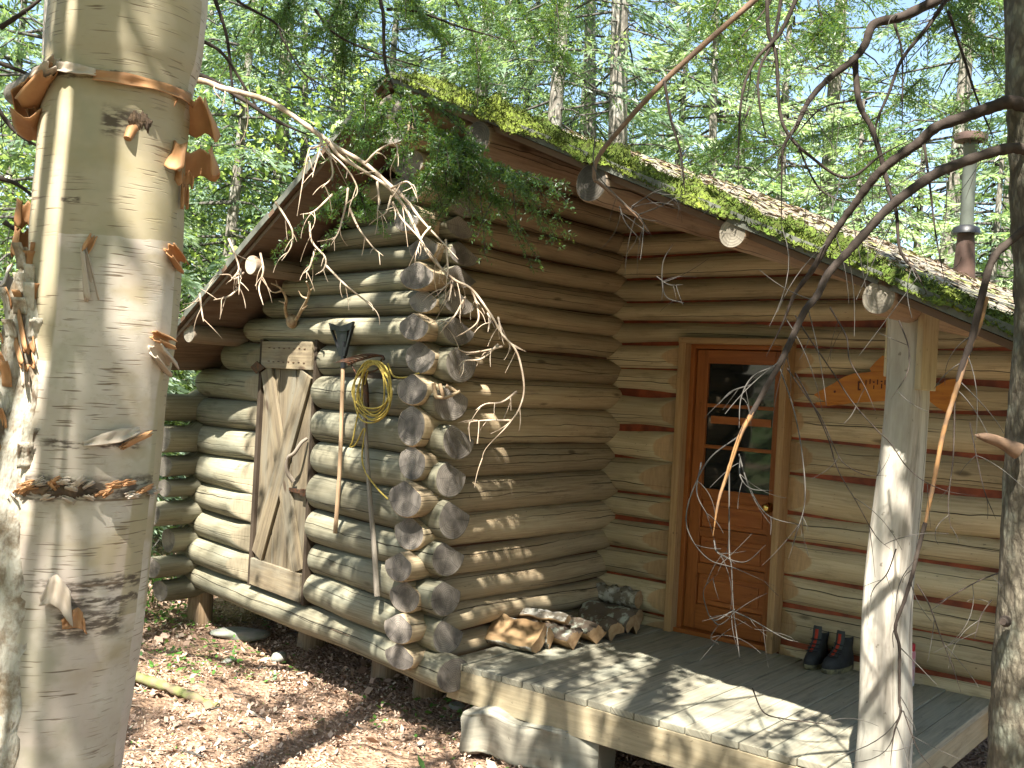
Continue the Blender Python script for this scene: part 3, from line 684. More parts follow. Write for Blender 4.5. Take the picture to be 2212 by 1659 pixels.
# --- stove pipe through the roof
a_ = 4.25; b0 = .5
for _ in range(60):
    sp = APEX+dA*3.9+dB*b0; xx = proj(L3(sp, rR(*sp)))[0][0]; b0 += (2082-xx)/400
sz = rR(*sp); D = sp[1]; upx = D/F
mb = MB(); mb.tube([L3(sp, sz-.1+t) for t in np.linspace(0, .1+95*upx, 6)], np.linspace(25, 17, 6)*upx, 20); ch = mb.build('stove_pipe', M['rust'], cabin)
mb = MB(); mb.tube([L3(sp, sz+95*upx-.02), L3(sp, sz+102*upx), L3(sp, sz+107*upx)], [29*upx, 27*upx, 16*upx], 20); mb.build('storm_collar', M['black_plastic'], ch)
mb = MB(); mb.tube([L3(sp, sz+t*upx) for t in (104, 160, 220, 276, 277, 280, 284)], np.array([14, 14, 14, 14, 15.2, 15.2, 14])*upx, 20); mb.build('flue', M['pipe'], ch)
mb = MB(); cc = L3(sp, sz+296*upx); mb.tube([cc+np.array([-.004, 0, 0])*0+np.array([0, 0, q*upx]) for q in (-6, 8, 12, 14)], np.array([34, 34, 22, 2])*upx, 16)
for a in (0, 2.1, 4.2): mb.tube([L3(sp+np.array([math.cos(a), math.sin(a)])*13*upx, sz+(280)*upx), cc+np.array([math.cos(a)*22*upx, math.sin(a)*22*upx, 0])], 2*upx, 5)
mb.build('pipe_cap', M['rust'], ch)

# ================================================================== things on and around the cabin
def PX(pts, d0, d1=None, n=None):
    """points seen at the given places, distances running from d0 to d1"""
    d1 = d0 if d1 is None else d1; k = len(pts)
    q = [P(x, y, d0+(d1-d0)*i/max(1, k-1)) for i, (x, y) in enumerate(pts)]
    return smooth_path(q, n or (k*5))
def conv(ax, ay, sc, pts): return [(ax+x*sc, ay+y*sc) for x, y in pts]
C3 = lambda p: conv(1548.4, 0, .40007, p)
C7 = lambda p: conv(1622, 663.6, .3555, p)
C8 = lambda p: conv(1622, 1180, .289, p)
C4 = lambda p: conv(1253.4, 663.6, .4666, p)
C1 = lambda p: conv(295, 0, .33333, p)
C12 = lambda p: conv(885, 295, .4444, p)
CL3 = lambda p: conv(295, 516, .311, p)

# --- timber step on the ground
a = onz(1020, 1560, -.30)[:2]; b = onz(1312, 1625, -.30)[:2]
def step():
    d = (b-a); ln = np.linalg.norm(d); d = d/ln; o = np.array([d[1], -d[0]]); n, seg = 46, 28; G = np.zeros((n, seg, 3)); uvg = np.zeros((n, seg+1, 2))
    f1, f2 = wob(np.random.default_rng(8), 6, 1, 9), wob(np.random.default_rng(9), 6, 1, 9)
    for i in range(n):
        q = i/(n-1); e = min(q, 1-q)*ln; r = min(1, .965+e*3.2)
        for j in range(seg):
            t = 2*math.pi*j/seg; e2 = .17; hx = math.copysign(abs(math.cos(t))**e2, math.cos(t)); hz = math.copysign(abs(math.sin(t))**e2, math.sin(t))
            w = .135*hx*r*(1+.04*f1(q*3+j*.3)+.015*math.sin(j*2.3+q*14)); z = .115*hz*(.9+.1*r)*(1+.04*f2(q*4+j*.2))+.01*f1(q*2)
            p = a+d*ln*q+o*w; G[i, j] = (p[0], p[1], -.31+z); uvg[i, j] = (q*ln, j*.036)
        uvg[i, seg] = (q*ln, seg*.036)
    mb = MB(); mb.grid(G, 0, True, uvg)
    for i, fl in ((0, 1), (n-1, 0)):
        q = tuple(range(seg)); mb.add(G[i], [q[::-1] if fl else q], [[(.02*k, 0) for k in range(seg)]], 0, False)
    o_ = mb.build('step_timber', M['stepwood'], origin=L3((a+b)/2, -.45)); tag(o_, 'rough pale squared timber lying on the ground as a step in front of the porch', 'step')
step()

# --- stones and a mossy log on the forest floor
def rock(name, p, sx, sy, sz, rot, label, mat, seed):
    r = np.random.default_rng(seed); n, m = 12, 18; G = np.zeros((n, m, 3)); f = [wob(r, 4, .5, 2) for _ in range(3)]
    for i in range(n):
        th = math.pi*i/(n-1)
        for j in range(m):
            ph = 2*math.pi*j/m; q = 1+.16*f[0](th*1.3+math.cos(ph))+.12*f[1](math.sin(ph)*1.7+th)
            x, y, z = math.sin(th)*math.cos(ph)*q*sx, math.sin(th)*math.sin(ph)*q*sy, max(-.8, min(.62, math.cos(th)*q))*sz
            G[i, j] = (p[0]+x*math.cos(rot)-y*math.sin(rot), p[1]+x*math.sin(rot)+y*math.cos(rot), p[2]+z)
    mb = MB(); mb.grid(G[:, ::-1], 0, True); o = mb.build(name, mat, origin=p); return tag(o, label, 'stone')
rock('flat_stone', onz(520, 1368, -.44), .20, .13, .05, .3, 'flat mossy grey slab lying in the litter below the plank door', M['stone'], 1)
rock('stone', onz(600, 1418, -.44), .06, .045, .04, 1.0, 'small pale green stone in the litter near the sill log', M['stone'], 2)
rock('stone', onz(495, 1428, -.45), .05, .03, .03, .2, 'tiny grey stone lying by itself left of the pale green stone', M['stone'], 3)
rock('stone', onz(1272, 1662, -.42), .10, .08, .05, .4, 'low pale stone beside the right end of the timber step', M['stone'], 4)
rock('stone', onz(985, 1528, -.43), .06, .05, .04, .4, 'rounded stone under the porch rim beside the corner pier', M['stone'], 5)
mb = MB(); mb.tube(smooth_path([onz(150, 1420, -.40), onz(295, 1462, -.41), onz(390, 1495, -.43), onz(470, 1528, -.46)], 24), np.linspace(.045, .022, 24)*(1+.15*rng.normal(0, 1, 24)), 10)
o = mb.build('fallen_log', M['mosswood']); tag(o, 'thin moss covered fallen log half buried in the litter beside the birch', 'log')

# --- antlers over the plank door
def on_gable(x, y, off=.0): return onv(x, y, L3(PL+nL*off, 0), dL)
nL3 = np.array([nL[0], nL[1], 0]); nF3 = np.array([nF[0], nF[1], 0])
an = thing('antlers', 'small pair of brown deer antlers fixed to the log above the plank door', 'antlers', on_gable(630, 698, .02))
mb = MB(); q = on_gable(630, 694, .02); mb.tube([q-nL3*.02, q, q+nL3*.02, q+nL3*.035], [.045, .05, .04, .015], 12); mb.build('skull_plate', M['antler'], an)
for pts, tines in (([(622, 690), (616, 668), (618, 645), (605, 622), (585, 612)], [[(608, 628), (595, 632), (580, 628)], [(617, 655), (602, 650)], [(600, 620), (596, 605)]]),
                   ([(640, 690), (650, 672), (662, 650), (668, 628), (662, 608)], [[(664, 645), (652, 640), (645, 628)], [(667, 632), (676, 622)], [(655, 668), (664, 660)]])):
    mb = MB(); base = smooth_path([on_gable(x, y, .03+.05*i) for i, (x, y) in enumerate(pts)], 22); mb.tube(base, np.linspace(.014, .005, 22), 8)
    for tn in tines: mb.tube(smooth_path([on_gable(x, y, .15+.02*i) for i, (x, y) in enumerate(tn)], 8), np.linspace(.008, .002, 8), 6)
    mb.build('antler', M['antler'], an)
# --- antler piece and twig wedged in the corner
mb = MB()
for p_ in ([(1270, 1122), (1276, 1158), (1285, 1164), (1310, 1163), (1348, 1146)], [(1288, 1124), (1296, 1152), (1300, 1162)], [(1306, 1130), (1322, 1138), (1338, 1148)]):
    q = smooth_path([P(x*.7373, y*.7373, 5.78) for x, y in p_], 16); mb.tube(q, np.linspace(.012, .009, 16), 7)
o = mb.build('antler_hook', M['antler']); tag(o, 'forked brown antler piece resting on a corner log end beside the yellow rope', 'antler')

# --- long tool with a black forked head
def hung(pts, off, n=24): return smooth_path([on_gable(x, y, off) for x, y in pts], n)
tool = thing('long_handled_tool', 'long wooden handle with a black forked triangular plastic head hanging on the log wall', 'tool', on_gable(725, 1155, .03))
mb = MB(); mb.tube(hung([(741, 788), (738, 900), (733, 1030), (724, 1152)], .035), np.linspace(.0125, .014, 24), 10); mb.build('handle', M['handle_wood'], tool)
mb = MB()
def plate(poly, off, th):
    f = [on_gable(x, y, off) for x, y in poly]; k = len(f); v = [q+nL3*th for q in f]+f
    mb.add(v, [tuple(range(k))[::-1], tuple(range(k, 2*k))]+[(i, (i+1) % k, k+(i+1) % k, k+i) for i in range(k)], None, 0, False)
sx = lambda p: [((950+x/6.144)*.7373, (930+y/6.144)*.7373) for x, y in p]
plate(sx([(115, 100), (200, 130), (320, 165), (320, 250), (250, 240), (160, 225)]), .030, .018); plate(sx([(320, 165), (450, 120), (555, 75), (540, 150), (500, 225), (430, 250), (320, 250)]), .030, .018)
plate(sx([(130, 180), (165, 225), (300, 600), (300, 660), (255, 520)]), .030, .016); plate(sx([(535, 170), (500, 225), (395, 620), (420, 640), (450, 520)]), .030, .016)
plate(sx([(235, 235), (440, 240), (400, 700), (305, 700)]), .026, .012)
plate(sx([(265, 540), (445, 540), (410, 700), (305, 700)]), .028, .02)
mb.build('fork_head', M['black_plastic'], tool)
mb = MB(); mb.tube(hung([(744, 738), (742, 770), (741, 795)], .035, 6), .017, 10); mb.build('socket', M['black_plastic'], tool)

# --- garden rake hung upside down
rk = thing('garden_rake', 'old iron garden rake hung head up on the log wall with a grey wooden handle', 'rake', on_gable(815, 1290, .03))
mb = MB(); mb.tube(hung([(787, 840), (790, 930), (798, 1060), (808, 1180), (815, 1288)], .05), np.linspace(.010, .018, 24), 10); mb.build('handle', M['handle_grey'], rk)
mb = MB(); hd = sx([(440, 850), (560, 790), (760, 730), (930, 690), (1040, 700), (1075, 760)]); bar = smooth_path([on_gable(x, y, .06) for x, y in hd], 30); mb.tube(bar, .009, 6); mb.build('rake_head', M['iron'], rk)
for i in range(2, 26, 2):
    m2 = MB(); m2.tube(smooth_path([bar[i], bar[i]+nL3*.03+np.array([-.02, 0, .008]), bar[i]+nL3*.06+np.array([-.05, .02, .0])], 6), np.linspace(.006, .002, 6), 5); m2.build('tooth', M['iron'], rk)
mb = MB()
for p_ in ([(490, 860), (540, 950), (600, 1040), (690, 1040), (735, 1090)], [(1030, 740), (1000, 880), (920, 960), (800, 990), (740, 1080)]): mb.tube(smooth_path([on_gable(x, y, .055) for x, y in sx(p_)], 16), .006, 6)
mb.tube(hung(sx([(738, 1080), (745, 1250), (760, 1450), (770, 1650)]), .05, 8), [.009, .014, .017, .017, .017, .016, .015, .014], 10); mb.build('bow_shank', M['iron'], rk)

# --- yellow rope coil on the rake
rope = thing('yellow_rope', 'coil of thin yellow rope hanging over the garden rake head', 'rope', on_gable(805, 850, .04))
mb = MB(); rr = random.Random(4)
for k in range(7):
    cx = 806+rr.uniform(-5, 5); top = 782+rr.uniform(-4, 6); bot = 905+rr.uniform(-32, 12); wl = 40+rr.uniform(-10, 6)
    pts = []
    for i in range(26):
        t_ = 2*math.pi*i/25; yy = (top+bot)/2-(bot-top)/2*math.cos(t_); xx = cx+wl*math.sin(t_)*(.75+.3*(yy-top)/(bot-top))+3*math.sin(k*2+i*.7); pts.append(on_gable(xx, yy, .075+.012*math.sin(k+i*.4)))
    mb.tube(smooth_path(pts, 60), .0052, 6, cap=False)
mb.build('coil', M['rope'], rope)
mb = MB(); mb.tube(smooth_path([on_gable(x, y, .06) for x, y in ((795, 800), (772, 900), (762, 950), (756, 965), (768, 960), (788, 925), (782, 985), (790, 1020), (815, 1055), (838, 1078))], 60), .0052, 6)
mb.tube(smooth_path([on_gable(x, y, .05) for x, y in ((838, 785), (850, 812), (880, 815), (905, 806))], 14), .0052, 6)
mb.build('rope_end', M['rope'], rope)

# --- wooden fish on the porch wall
def on_back(x, y, off=.02): return onv(x, y, L3(PB+nF*off, 0), dB)
sf = lambda p: [((2380+x/5.027)*.7373, (1020+y/5.027)*.7373) for x, y in p]
fish = thing('wooden_fish', 'orange varnished wooden cut-out of a fish with burnt lettering on the porch wall', 'fish sign', on_back(1900, 850))
def flat(poly, off, th, name, mat, par):
    f = [on_back(x, y, off) for x, y in poly]; k = len(f); v = [q+nF3*th for q in f]+f; c0 = f[0]
    uv1 = [(float((q-c0)[:2]@dB), float(q[2]-c0[2])) for q in f]
    m_ = MB(); m_.add(v, [tuple(range(k)), tuple(range(k, 2*k))[::-1]]+[(i, k+i, k+(i+1) % k, (i+1) % k) for i in range(k)], [uv1, uv1[::-1]]+[[(0, 0)]*4]*k, 0, False)
    bm = __import__('bmesh').new(); o = m_.build(name, mat, par); bm.from_mesh(o.data); __import__('bmesh').ops.recalc_face_normals(bm, faces=bm.faces); bm.to_mesh(o.data); bm.free(); return o
top = sf([(40, 690), (180, 600), (330, 520), (470, 430), (620, 375), (900, 350), (1100, 340), (1330, 390), (1500, 470), (1700, 560), (1850, 560), (2000, 470), (2180, 445)])
bot = sf([(2150, 600), (2120, 700), (2080, 880), (2010, 960), (1850, 870), (1740, 780), (1690, 745), (1400, 770), (1080, 780), (700, 800), (480, 830), (250, 850), (90, 840), (60, 800), (210, 790), (130, 750)])
flat(top+bot, .018, .02, 'fish_body', M['fish'], fish)
flat(sf([(860, 300), (950, 200), (1050, 110), (1150, 170), (1260, 290), (1330, 400), (1080, 350), (880, 352)]), .014, .018, 'dorsal_fin', M['fish'], fish)
mk = MB()
for px, py, w, h in ((680, 560, 22, 95), (690, 500, 40, 26), (690, 610, 42, 26), (790, 505, 15, 75), (850, 490, 15, 70), (905, 500, 26, 22), (905, 575, 14, 55), (960, 500, 15, 75), (1020, 490, 26, 20), (1020, 560, 15, 70), (1070, 505, 13, 70)):
    (x0, y0), (x1, y1) = sf([(px-w/2, py-h/2), (px+w/2, py+h/2)]); c = on_back((x0+x1)/2, (y0+y1)/2, .0395)
    mk.box(c, L3(dB, 0), [0, 0, 1], nF3, (x1-x0)/2/F*6.3, (y1-y0)/2/F*6.2, .0015)
mk.build('lettering', M['burn'], fish)
m2 = MB(); q = on_back(*sf([(330, 640)])[0], .039); m2.tube([q, q+nF3*.004], [.008, .006], 10); m2.build('eye', M['burn'], fish)

# --- firewood
def wood_piece(x, y, yaw, ln, r, label, a0, a1, zlift=0.0, roll=0.0, bark='b', tilt=0.0, seed=0):
    """split or round billet: sector a0..a1 of a log; its near end rests at the place given"""
    g = onz(x, y, 0); d = np.array([math.cos(yaw), math.sin(yaw), math.sin(tilt)]); o = np.array([-math.sin(yaw), math.cos(yaw), 0]); u = np.array([0, 0, 1.0])
    rr = np.random.default_rng(seed); n = 14; full = (a1-a0) > 6.2; k = 18; ang = np.linspace(a0, a1, k, endpoint=not full)
    sec = [(math.cos(t)*r*(1+.07*rr.normal()), math.sin(t)*r*(1+.07*rr.normal())) for t in ang]
    if not full: sec.append((.10*r*rr.normal(), .10*r*rr.normal()))
    cr, sr = math.cos(roll), math.sin(roll); sec = [(p*cr-q*sr, p*sr+q*cr) for p, q in sec]; zmin = min(q for p, q in sec); K = len(sec); f = wob(rr, 4, 2, 8)
    G = np.zeros((n, K, 3)); uvg = np.zeros((n, K+1, 2))
    for i in range(n):
        s = -ln*i/(n-1); q_ = 1+.05*f(s*4)+(.0 if 0 < i < n-1 else -.04)
        for j, (p, q) in enumerate(sec): G[i, j] = g+d*s+o*p*q_+u*((q-zmin)*q_+zlift+.006*f(s*3+j)*(0 < i)); uvg[i, j] = (s, j*.03)
        uvg[i, K] = (s, K*.03)
    mi = []
    for i in range(n-1): mi += [0 if (full or j < K-2) else 1 for j in range(K)]
    mb = MB(); mb.grid(G, mi, True, uvg)
    for i, fl in ((0, 1), (n-1, 0)):
        q = tuple(range(K)); uq = [(p*.9, w*.9) for p, w in sec]; mb.add(G[i], [q[::-1] if fl else q], [uq[::-1] if fl else uq], 2, False)
    o_ = mb.build('firewood', [M['wbark'] if bark == 'b' else M['wbark_d'], M['split'], M['cut_end']], origin=g)
    bm = __import__('bmesh').new(); bm.from_mesh(o_.data); __import__('bmesh').ops.recalc_face_normals(bm, faces=bm.faces); bm.to_mesh(o_.data); bm.free()
    return tag(o_, label, 'firewood', 'firewood piled on the porch')
t = NT('birch_firewood_bark'); o = t.obj(); n1 = t.noise(o, 16.0, 4.0); n2 = t.noise(t.n('ShaderNodeMapping', {'Vector': o, 'Scale': (1, 1, 3)}).outputs[0], 30.0, 3.0)
c = t.mix(t.ramp(n1, .42, .6), (.17, .145, .11), (.46, .445, .39)); c = t.mix(t.ramp(n2, .62, .7), c, (.07, .05, .04)); M['wbark'] = t.col(c)
t = NT('dark_firewood_bark'); o = t.obj(); n1 = t.noise(o, 13.0, 4.0); c = t.mix(t.ramp(n1, .5, .62), (.13, .10, .075), (.38, .40, .33)); t.bump(n1, .6, .01); M['wbark_d'] = t.col(c)
M['split'] = wood('split_wood', (.46, .31, .165), (.34, .21, .10), grain=60, greyamt=.15, crack=.4, knots=.5)
M['cut_end'] = plain('sawn_end', (.40, .27, .15), .85, .35, 22.0, c2=(.27, .16, .08))
yB = math.atan2(dB[1], dB[0])
PI2 = 2*math.pi
wood_piece(1160, 1410, yB+.12, .36, .10, 'halved firewood log, white bark below and tan split face above, nearest the porch edge', math.pi, PI2, roll=.6, seed=1)
wood_piece(1198, 1398, yB+.05, .34, .095, 'pale wedge of split firewood leaning behind the halved birch log', .2, 1.9, roll=2.2, seed=2)
wood_piece(1224, 1388, yB+.18, .36, .06, 'thin bright stick of split firewood lying on top behind the halved birch log', .1, 2.2, zlift=.11, roll=.4, seed=12)
wood_piece(1244, 1403, yB-.12, .34, .095, 'reddish brown firewood wedge with its split face to the front', .1, 1.75, roll=.9, bark='d', seed=3)
wood_piece(1286, 1392, yB-.25, .38, .105, 'large tan three-sided firewood billet in the middle of the pile', .4, 2.4, roll=.1, bark='d', seed=4)
wood_piece(1330, 1384, yB-.35, .32, .07, 'dark barked firewood billet with a pale split front in front of the round logs', -.6, 3.6, roll=.5, bark='d', seed=5)
wood_piece(1366, 1372, yB-.14, .42, .075, 'brown mottled firewood log lying beside the dark billet', -2.4, 2.4, roll=1.4, bark='d', seed=6)
wood_piece(1380, 1352, yB+.03, .38, .058, 'round dark firewood log against the porch wall, lower of two', 0, PI2, bark='d', seed=7)
wood_piece(1377, 1351, yB+.02, .38, .057, 'round white and grey birch firewood log, upper of the two against the porch wall', 0, PI2, zlift=.112, seed=8)

# --- boots
def boot(x, y, yaw, label, mirror):
    g = onz(x, y, 0); root = thing('hiking_boot', label, 'boot', g, 'pair of hiking boots')
    d = np.array([math.cos(yaw), math.sin(yaw), 0]); o = np.array([-math.sin(yaw), math.cos(yaw), 0])*mirror; u = np.array([0, 0, 1.0])
    def ring(z, x0, x1, w, k=28, sole=False):
        pts = []
        for j in range(k):
            t = 2*math.pi*j/k; cx = (x0+x1)/2; hx = (x1-x0)/2; X_ = cx+hx*math.cos(t)
            fr = (X_-x0)/(x1-x0) if x1 > x0 else 0; ww = w*(1-.22*max(0, 1-fr*2.2)) if not sole else w*(.80+.34*math.sin(min(fr*1.25, 1)*math.pi*.62)-.10*math.sin(min(max((fr-.15)/.5, 0), 1)*math.pi))
            pts.append(g+d*X_+o*(ww*math.copysign(abs(math.sin(t))**.8, math.sin(t))+.008*fr)+u*z)
        return pts
    mb = MB(); mb.grid(np.array([ring(z, -.145, .15+e, .050, sole=True) for z, e in ((0, -.008), (.004, 0), (.028, .004), (.031, 0))]), [0]*0 or 0, True); 
    mb.add(ring(0, -.145, .142, .05, sole=True), [tuple(range(28))[::-1]]); mb.build('sole', M['sole'], root)
    prof = [(.030, -.142, .150, .050), (.05, -.145, .152, .052), (.07, -.142, .140, .050), (.085, -.138, .118, .047), (.10, -.132, .075, .043), (.118, -.126, .045, .040), (.14, -.122, .022, .039), (.165, -.122, .008, .041), (.19, -.124, .000, .043), (.20, -.122, -.002, .041), (.196, -.112, -.014, .034), (.15, -.105, -.02, .026)]
    mb = MB(); mb.grid(np.array([ring(*p_) for p_ in prof]), 0, True); mb.add(ring(*prof[-1]), [tuple(range(28))]); mb.build('upper', M['boot'], root)
    cen = [(.062, .132), (.094, .09), (.108, .062), (.125, .038), (.15, .018), (.18, .006), (.215, .004), (.235, .002)]
    mb = MB(); G = np.array([[g+d*(X_+.006-.006*abs(q)**2)+o*q*.026*(1 if i < 6 else .9)+u*(z+.004) for q in np.linspace(-1, 1, 7)] for i, (z, X_) in enumerate(cen[1:])]); mb.grid(G); mb.grid(G[:, ::-1]+d*-.008); mb.build('tongue', M['boot_grey'], root)
    mb = MB(); G = np.array([[g+d*(X_+.012-.004*abs(q)**2)+o*q*.0095+u*(z+.006) for q in np.linspace(-1, 1, 5)] for z, X_ in cen[1:-1]]); mb.grid(G); mb.grid(G[:, ::-1]-d*.003); mb.build('red_stripe', M['boot_red'], root)
    for i in range(4):
        z, X_ = cen[1+i]; mb = MB(); mb.tube(smooth_path([g+d*(X_-.012)+o*-.036+u*(z+.004), g+d*(X_+.018)+u*(z+.014), g+d*(X_-.012)+o*.036+u*(z+.010)], 10), .0035, 6); mb.build('lace', M['black_plastic'], root)
M['sole'] = plain('boot_sole', (.20, .18, .10), .8, .4, 30.0, c2=(.06, .055, .04)); M['boot'] = plain('boot_leather', (.030, .032, .034), .7, .4, 20.0, c2=(.018, .018, .02)); M['boot_grey'] = plain('boot_tongue', (.05, .055, .055), .8); M['boot_red'] = plain('boot_red_cloth', (.34, .035, .015), .7)
bd = math.atan2(-.62, -.66)
boot(1762, 1437, bd+.15, 'left of the two dark grey hiking boots with red tongues beside the door frame', 1)
boot(1812, 1449, bd-.02, 'right of the two dark grey hiking boots with red tongues, standing nearer the porch post', -1)

# --- red and white spray can behind the post
sc_ = thing('spray_can', 'red and white can standing on the porch boards behind the post', 'spray can', onz(1963, 1480, 0)); g = onz(1963, 1480, 0)
M['can'] = plain('can_white', (.62, .66, .68), .4, .1, 8.0, c2=(.45, .15, .2)); M['can_red'] = plain('can_red', (.45, .02, .04), .4)
mb = MB(); mb.tube([g+np.array([0, 0, z]) for z in (0, .003, .19, .20, .204)], [.026, .029, .029, .024, .012], 20); mb.build('can_body', M['can'], sc_)
mb = MB(); mb.tube([g+np.array([0, 0, z]) for z in (.20, .205, .235, .24)], [.024, .025, .025, .022], 18); mb.build('cap', M['can_red'], sc_)

# ================================================================== the birch in the foreground
t = NT('birch_bark'); u, v = t.uv(); o = t.obj()
n1 = t.noise(t.vec(t.m('MULTIPLY', u, 5.0), t.m('MULTIPLY', v, 2.5)), 1.0, 5.0, .6); n2 = t.noise(t.vec(t.m('MULTIPLY', u, 9.0), t.m('MULTIPLY', v, 4.0), 7.0), 1.0, 4.0)
c = t.mix(t.ramp(n1, .35, .65), (.40, .345, .28), (.50, .45, .38)); c = t.mix(t.m('MULTIPLY', t.ramp(n2, .48, .66), .75), c, (.31, .25, .14))
fs = t.noise(t.vec(t.m('MULTIPLY', u, 70.0), t.m('MULTIPLY', v, 40.0), 41.0), 1.0, 5.0, .75); c = t.mix(t.m('MULTIPLY', t.ramp(fs, .50, .72), .35), c, (.24, .20, .14)); pk_ = t.noise(t.vec(t.m('MULTIPLY', u, 3.0), t.m('MULTIPLY', v, 6.0), 51.0), 1.0, 3.0); c = t.mix(t.m('MULTIPLY', t.ramp(pk_, .5, .62), .4), c, (.50, .40, .355))
bl = t.noise(t.vec(t.m('MULTIPLY', t.m('FLOOR', t.m('ADD', t.m('MULTIPLY', u, 4.3), t.m('MULTIPLY', n1, .25))), 3.7), t.m('MULTIPLY', v, 2.0), 2.2), 1.0, 2.0)
c = t.mix(t.m('MULTIPLY', t.ramp(bl, .5, .512), .72), c, (.29, .245, .14))
grn = t.noise(t.vec(t.m('MULTIPLY', u, 6.0), t.m('MULTIPLY', v, 5.0), 21.0), 1.0, 4.0); c = t.mix(t.m('MULTIPLY', t.ramp(grn, .55, .68), .55), c, (.25, .24, .155))
l1 = t.noise(t.vec(t.m('MULTIPLY', u, 260.0), t.m('MULTIPLY', v, 14.0), 3.0), 1.0, 1.0); l2 = t.noise(t.vec(t.m('MULTIPLY', u, 6.0), t.m('MULTIPLY', v, 5.0), 13.0), 1.0, 3.0)
len_ = t.m('MULTIPLY', t.ramp(l1, .61, .68), t.ramp(l2, .42, .58)); c = t.mix(t.m('MULTIPLY', len_, .85), c, (.13, .09, .055))
mk_n = t.noise(t.vec(t.m('MULTIPLY', u, 22.0), t.m('MULTIPLY', v, 16.0), 5.0), 1.0, 4.0, .7); mk_f = t.noise(t.vec(t.m('MULTIPLY', u, 120.0), t.m('MULTIPLY', v, 30.0), 9.0), 1.0, 3.0)
for row, hh, v0, hw in ((1042, .024, .66, .30), (1318, .030, .775, .07), (290, .026, .735, .035), (1240, .012, .78, .12), (1275, .010, .80, .10), (460, .006, .655, .02), (950, .006, .74, .10), (200, .008, .66, .25)):
    zc = float(P(200, row, 2.0)[2]); du = t.m('DIVIDE', t.m('ABSOLUTE', t.m('ADD', t.m('SUBTRACT', u, zc), t.m('MULTIPLY', t.m('SUBTRACT', mk_n, .5), .03))), hh); dv = t.m('DIVIDE', t.m('ABSOLUTE', t.m('SUBTRACT', v, v0)), hw)
    a_ = t.m('MULTIPLY', t.m('MULTIPLY', t.m('SUBTRACT', 1.0, t.ramp(du, .5, 1.3)), t.m('SUBTRACT', 1.0, t.ramp(dv, .7, 1.15))), t.ramp(mk_f, .38, .56)); c = t.mix(t.m('MULTIPLY', a_, .9), c, (.06, .042, .03))
l3 = t.noise(t.vec(t.m('MULTIPLY', u, 90.0), t.m('MULTIPLY', v, 3.0), 31.0), 1.0, 2.0); c = t.mix(t.m('MULTIPLY', t.ramp(l3, .68, .72), .8), c, (.14, .095, .06))
t.bump(t.m('SUBTRACT', t.m('MULTIPLY', n1, .3), len_), .35, .006); t.b.inputs['Roughness'].default_value = .6; M['birch'] = t.col(c)
M['birch_in'] = plain('inner_bark', (.41, .22, .10), .6, .4, 16.0, c2=(.29, .14, .06)); M['birch_cream'] = plain('cream_bark', (.47, .385, .30), .6, .25, 14.0)
M['birch_scar'] = plain('bark_scar', (.05, .035, .025), .95, .6, 30.0, c2=(.20, .13, .08), bump=.8)
t = NT('shaggy_birch_bark'); o = t.obj(); n1 = t.noise(o, 22.0, 5.0, .7); n2 = t.noise(t.n('ShaderNodeMapping', {'Vector': o, 'Scale': (1, 1, .35)}).outputs[0], 26.0, 4.0)
c = t.mix(t.ramp(n1, .35, .6), (.21, .16, .105), (.44, .41, .34)); c = t.mix(t.ramp(n2, .58, .68), c, (.10, .07, .045)); t.bump(n2, 1.0, .02); M['birch_rough'] = t.col(c)
DBR = 2.0; birch = thing('birch_tree', 'large white birch trunk with peeling bark curls in the near left foreground', 'birch tree', (-.95, 1.95, float(gz(-.95, 1.95))))
BP = [(470, -1900, 120), (360, -900, 148), (280, 0, 160), (258, 180, 153), (242, 330, 150), (232, 500, 153), (222, 700, 151), (200, 850, 150), (182, 1000, 154), (160, 1160, 158), (136, 1320, 165), (102, 1500, 171), (75, 1659, 175), (40, 1900, 190), (10, 2080, 230)]
bp = smooth_path([np.append(P(x, y, DBR), r/F*DBR) for x, y, r in BP], 240)
def birch_c(y):   # trunk centre and radius at the height seen at row y
    z = P(200, y, DBR)[2]; i = np.argmin(abs(bp[:, 2]-z)); return bp[i, :3], bp[i, 3]
seg = 72; n = len(bp); G = np.zeros((n, seg, 3)); uvg = np.zeros((n, seg+1, 2)); fz = [wob(np.random.default_rng(70+i), 6, 1, 9) for i in range(4)]
dark = np.zeros((n, seg))
for i in range(n):
    for j in range(seg):
        a = 2*math.pi*j/seg; z = bp[i, 2]; r = bp[i, 3]*(1+.012*fz[0](z+math.sin(a))+.014*math.sin(3*a+fz[1](z*.4)*2)+.004*fz[2](z*4+a))
        G[i, j] = (bp[i, 0]+r*math.cos(a), bp[i, 1]+r*math.sin(a), z)
    uvg[i, :, 0] = bp[i, 2]; uvg[i, :, 1] = np.arange(seg+1)/seg*2*math.pi*.14
mb = MB(); mb.grid(G[:, ::-1], 0, True, uvg[:, ::-1]); mb.build('trunk', M['birch'], birch)
def on_birch(x, y, lift=0.0):
    c, r = birch_c(y); q = P(x, y, DBR); dx = np.clip((x-proj(c)[0][0])/F*DBR, -r*.999, r*.999); return np.array([c[0]+dx*(1+lift/r), c[1]-math.sqrt(max(0, r*r-dx*dx))*(1+lift/r), q[2]])
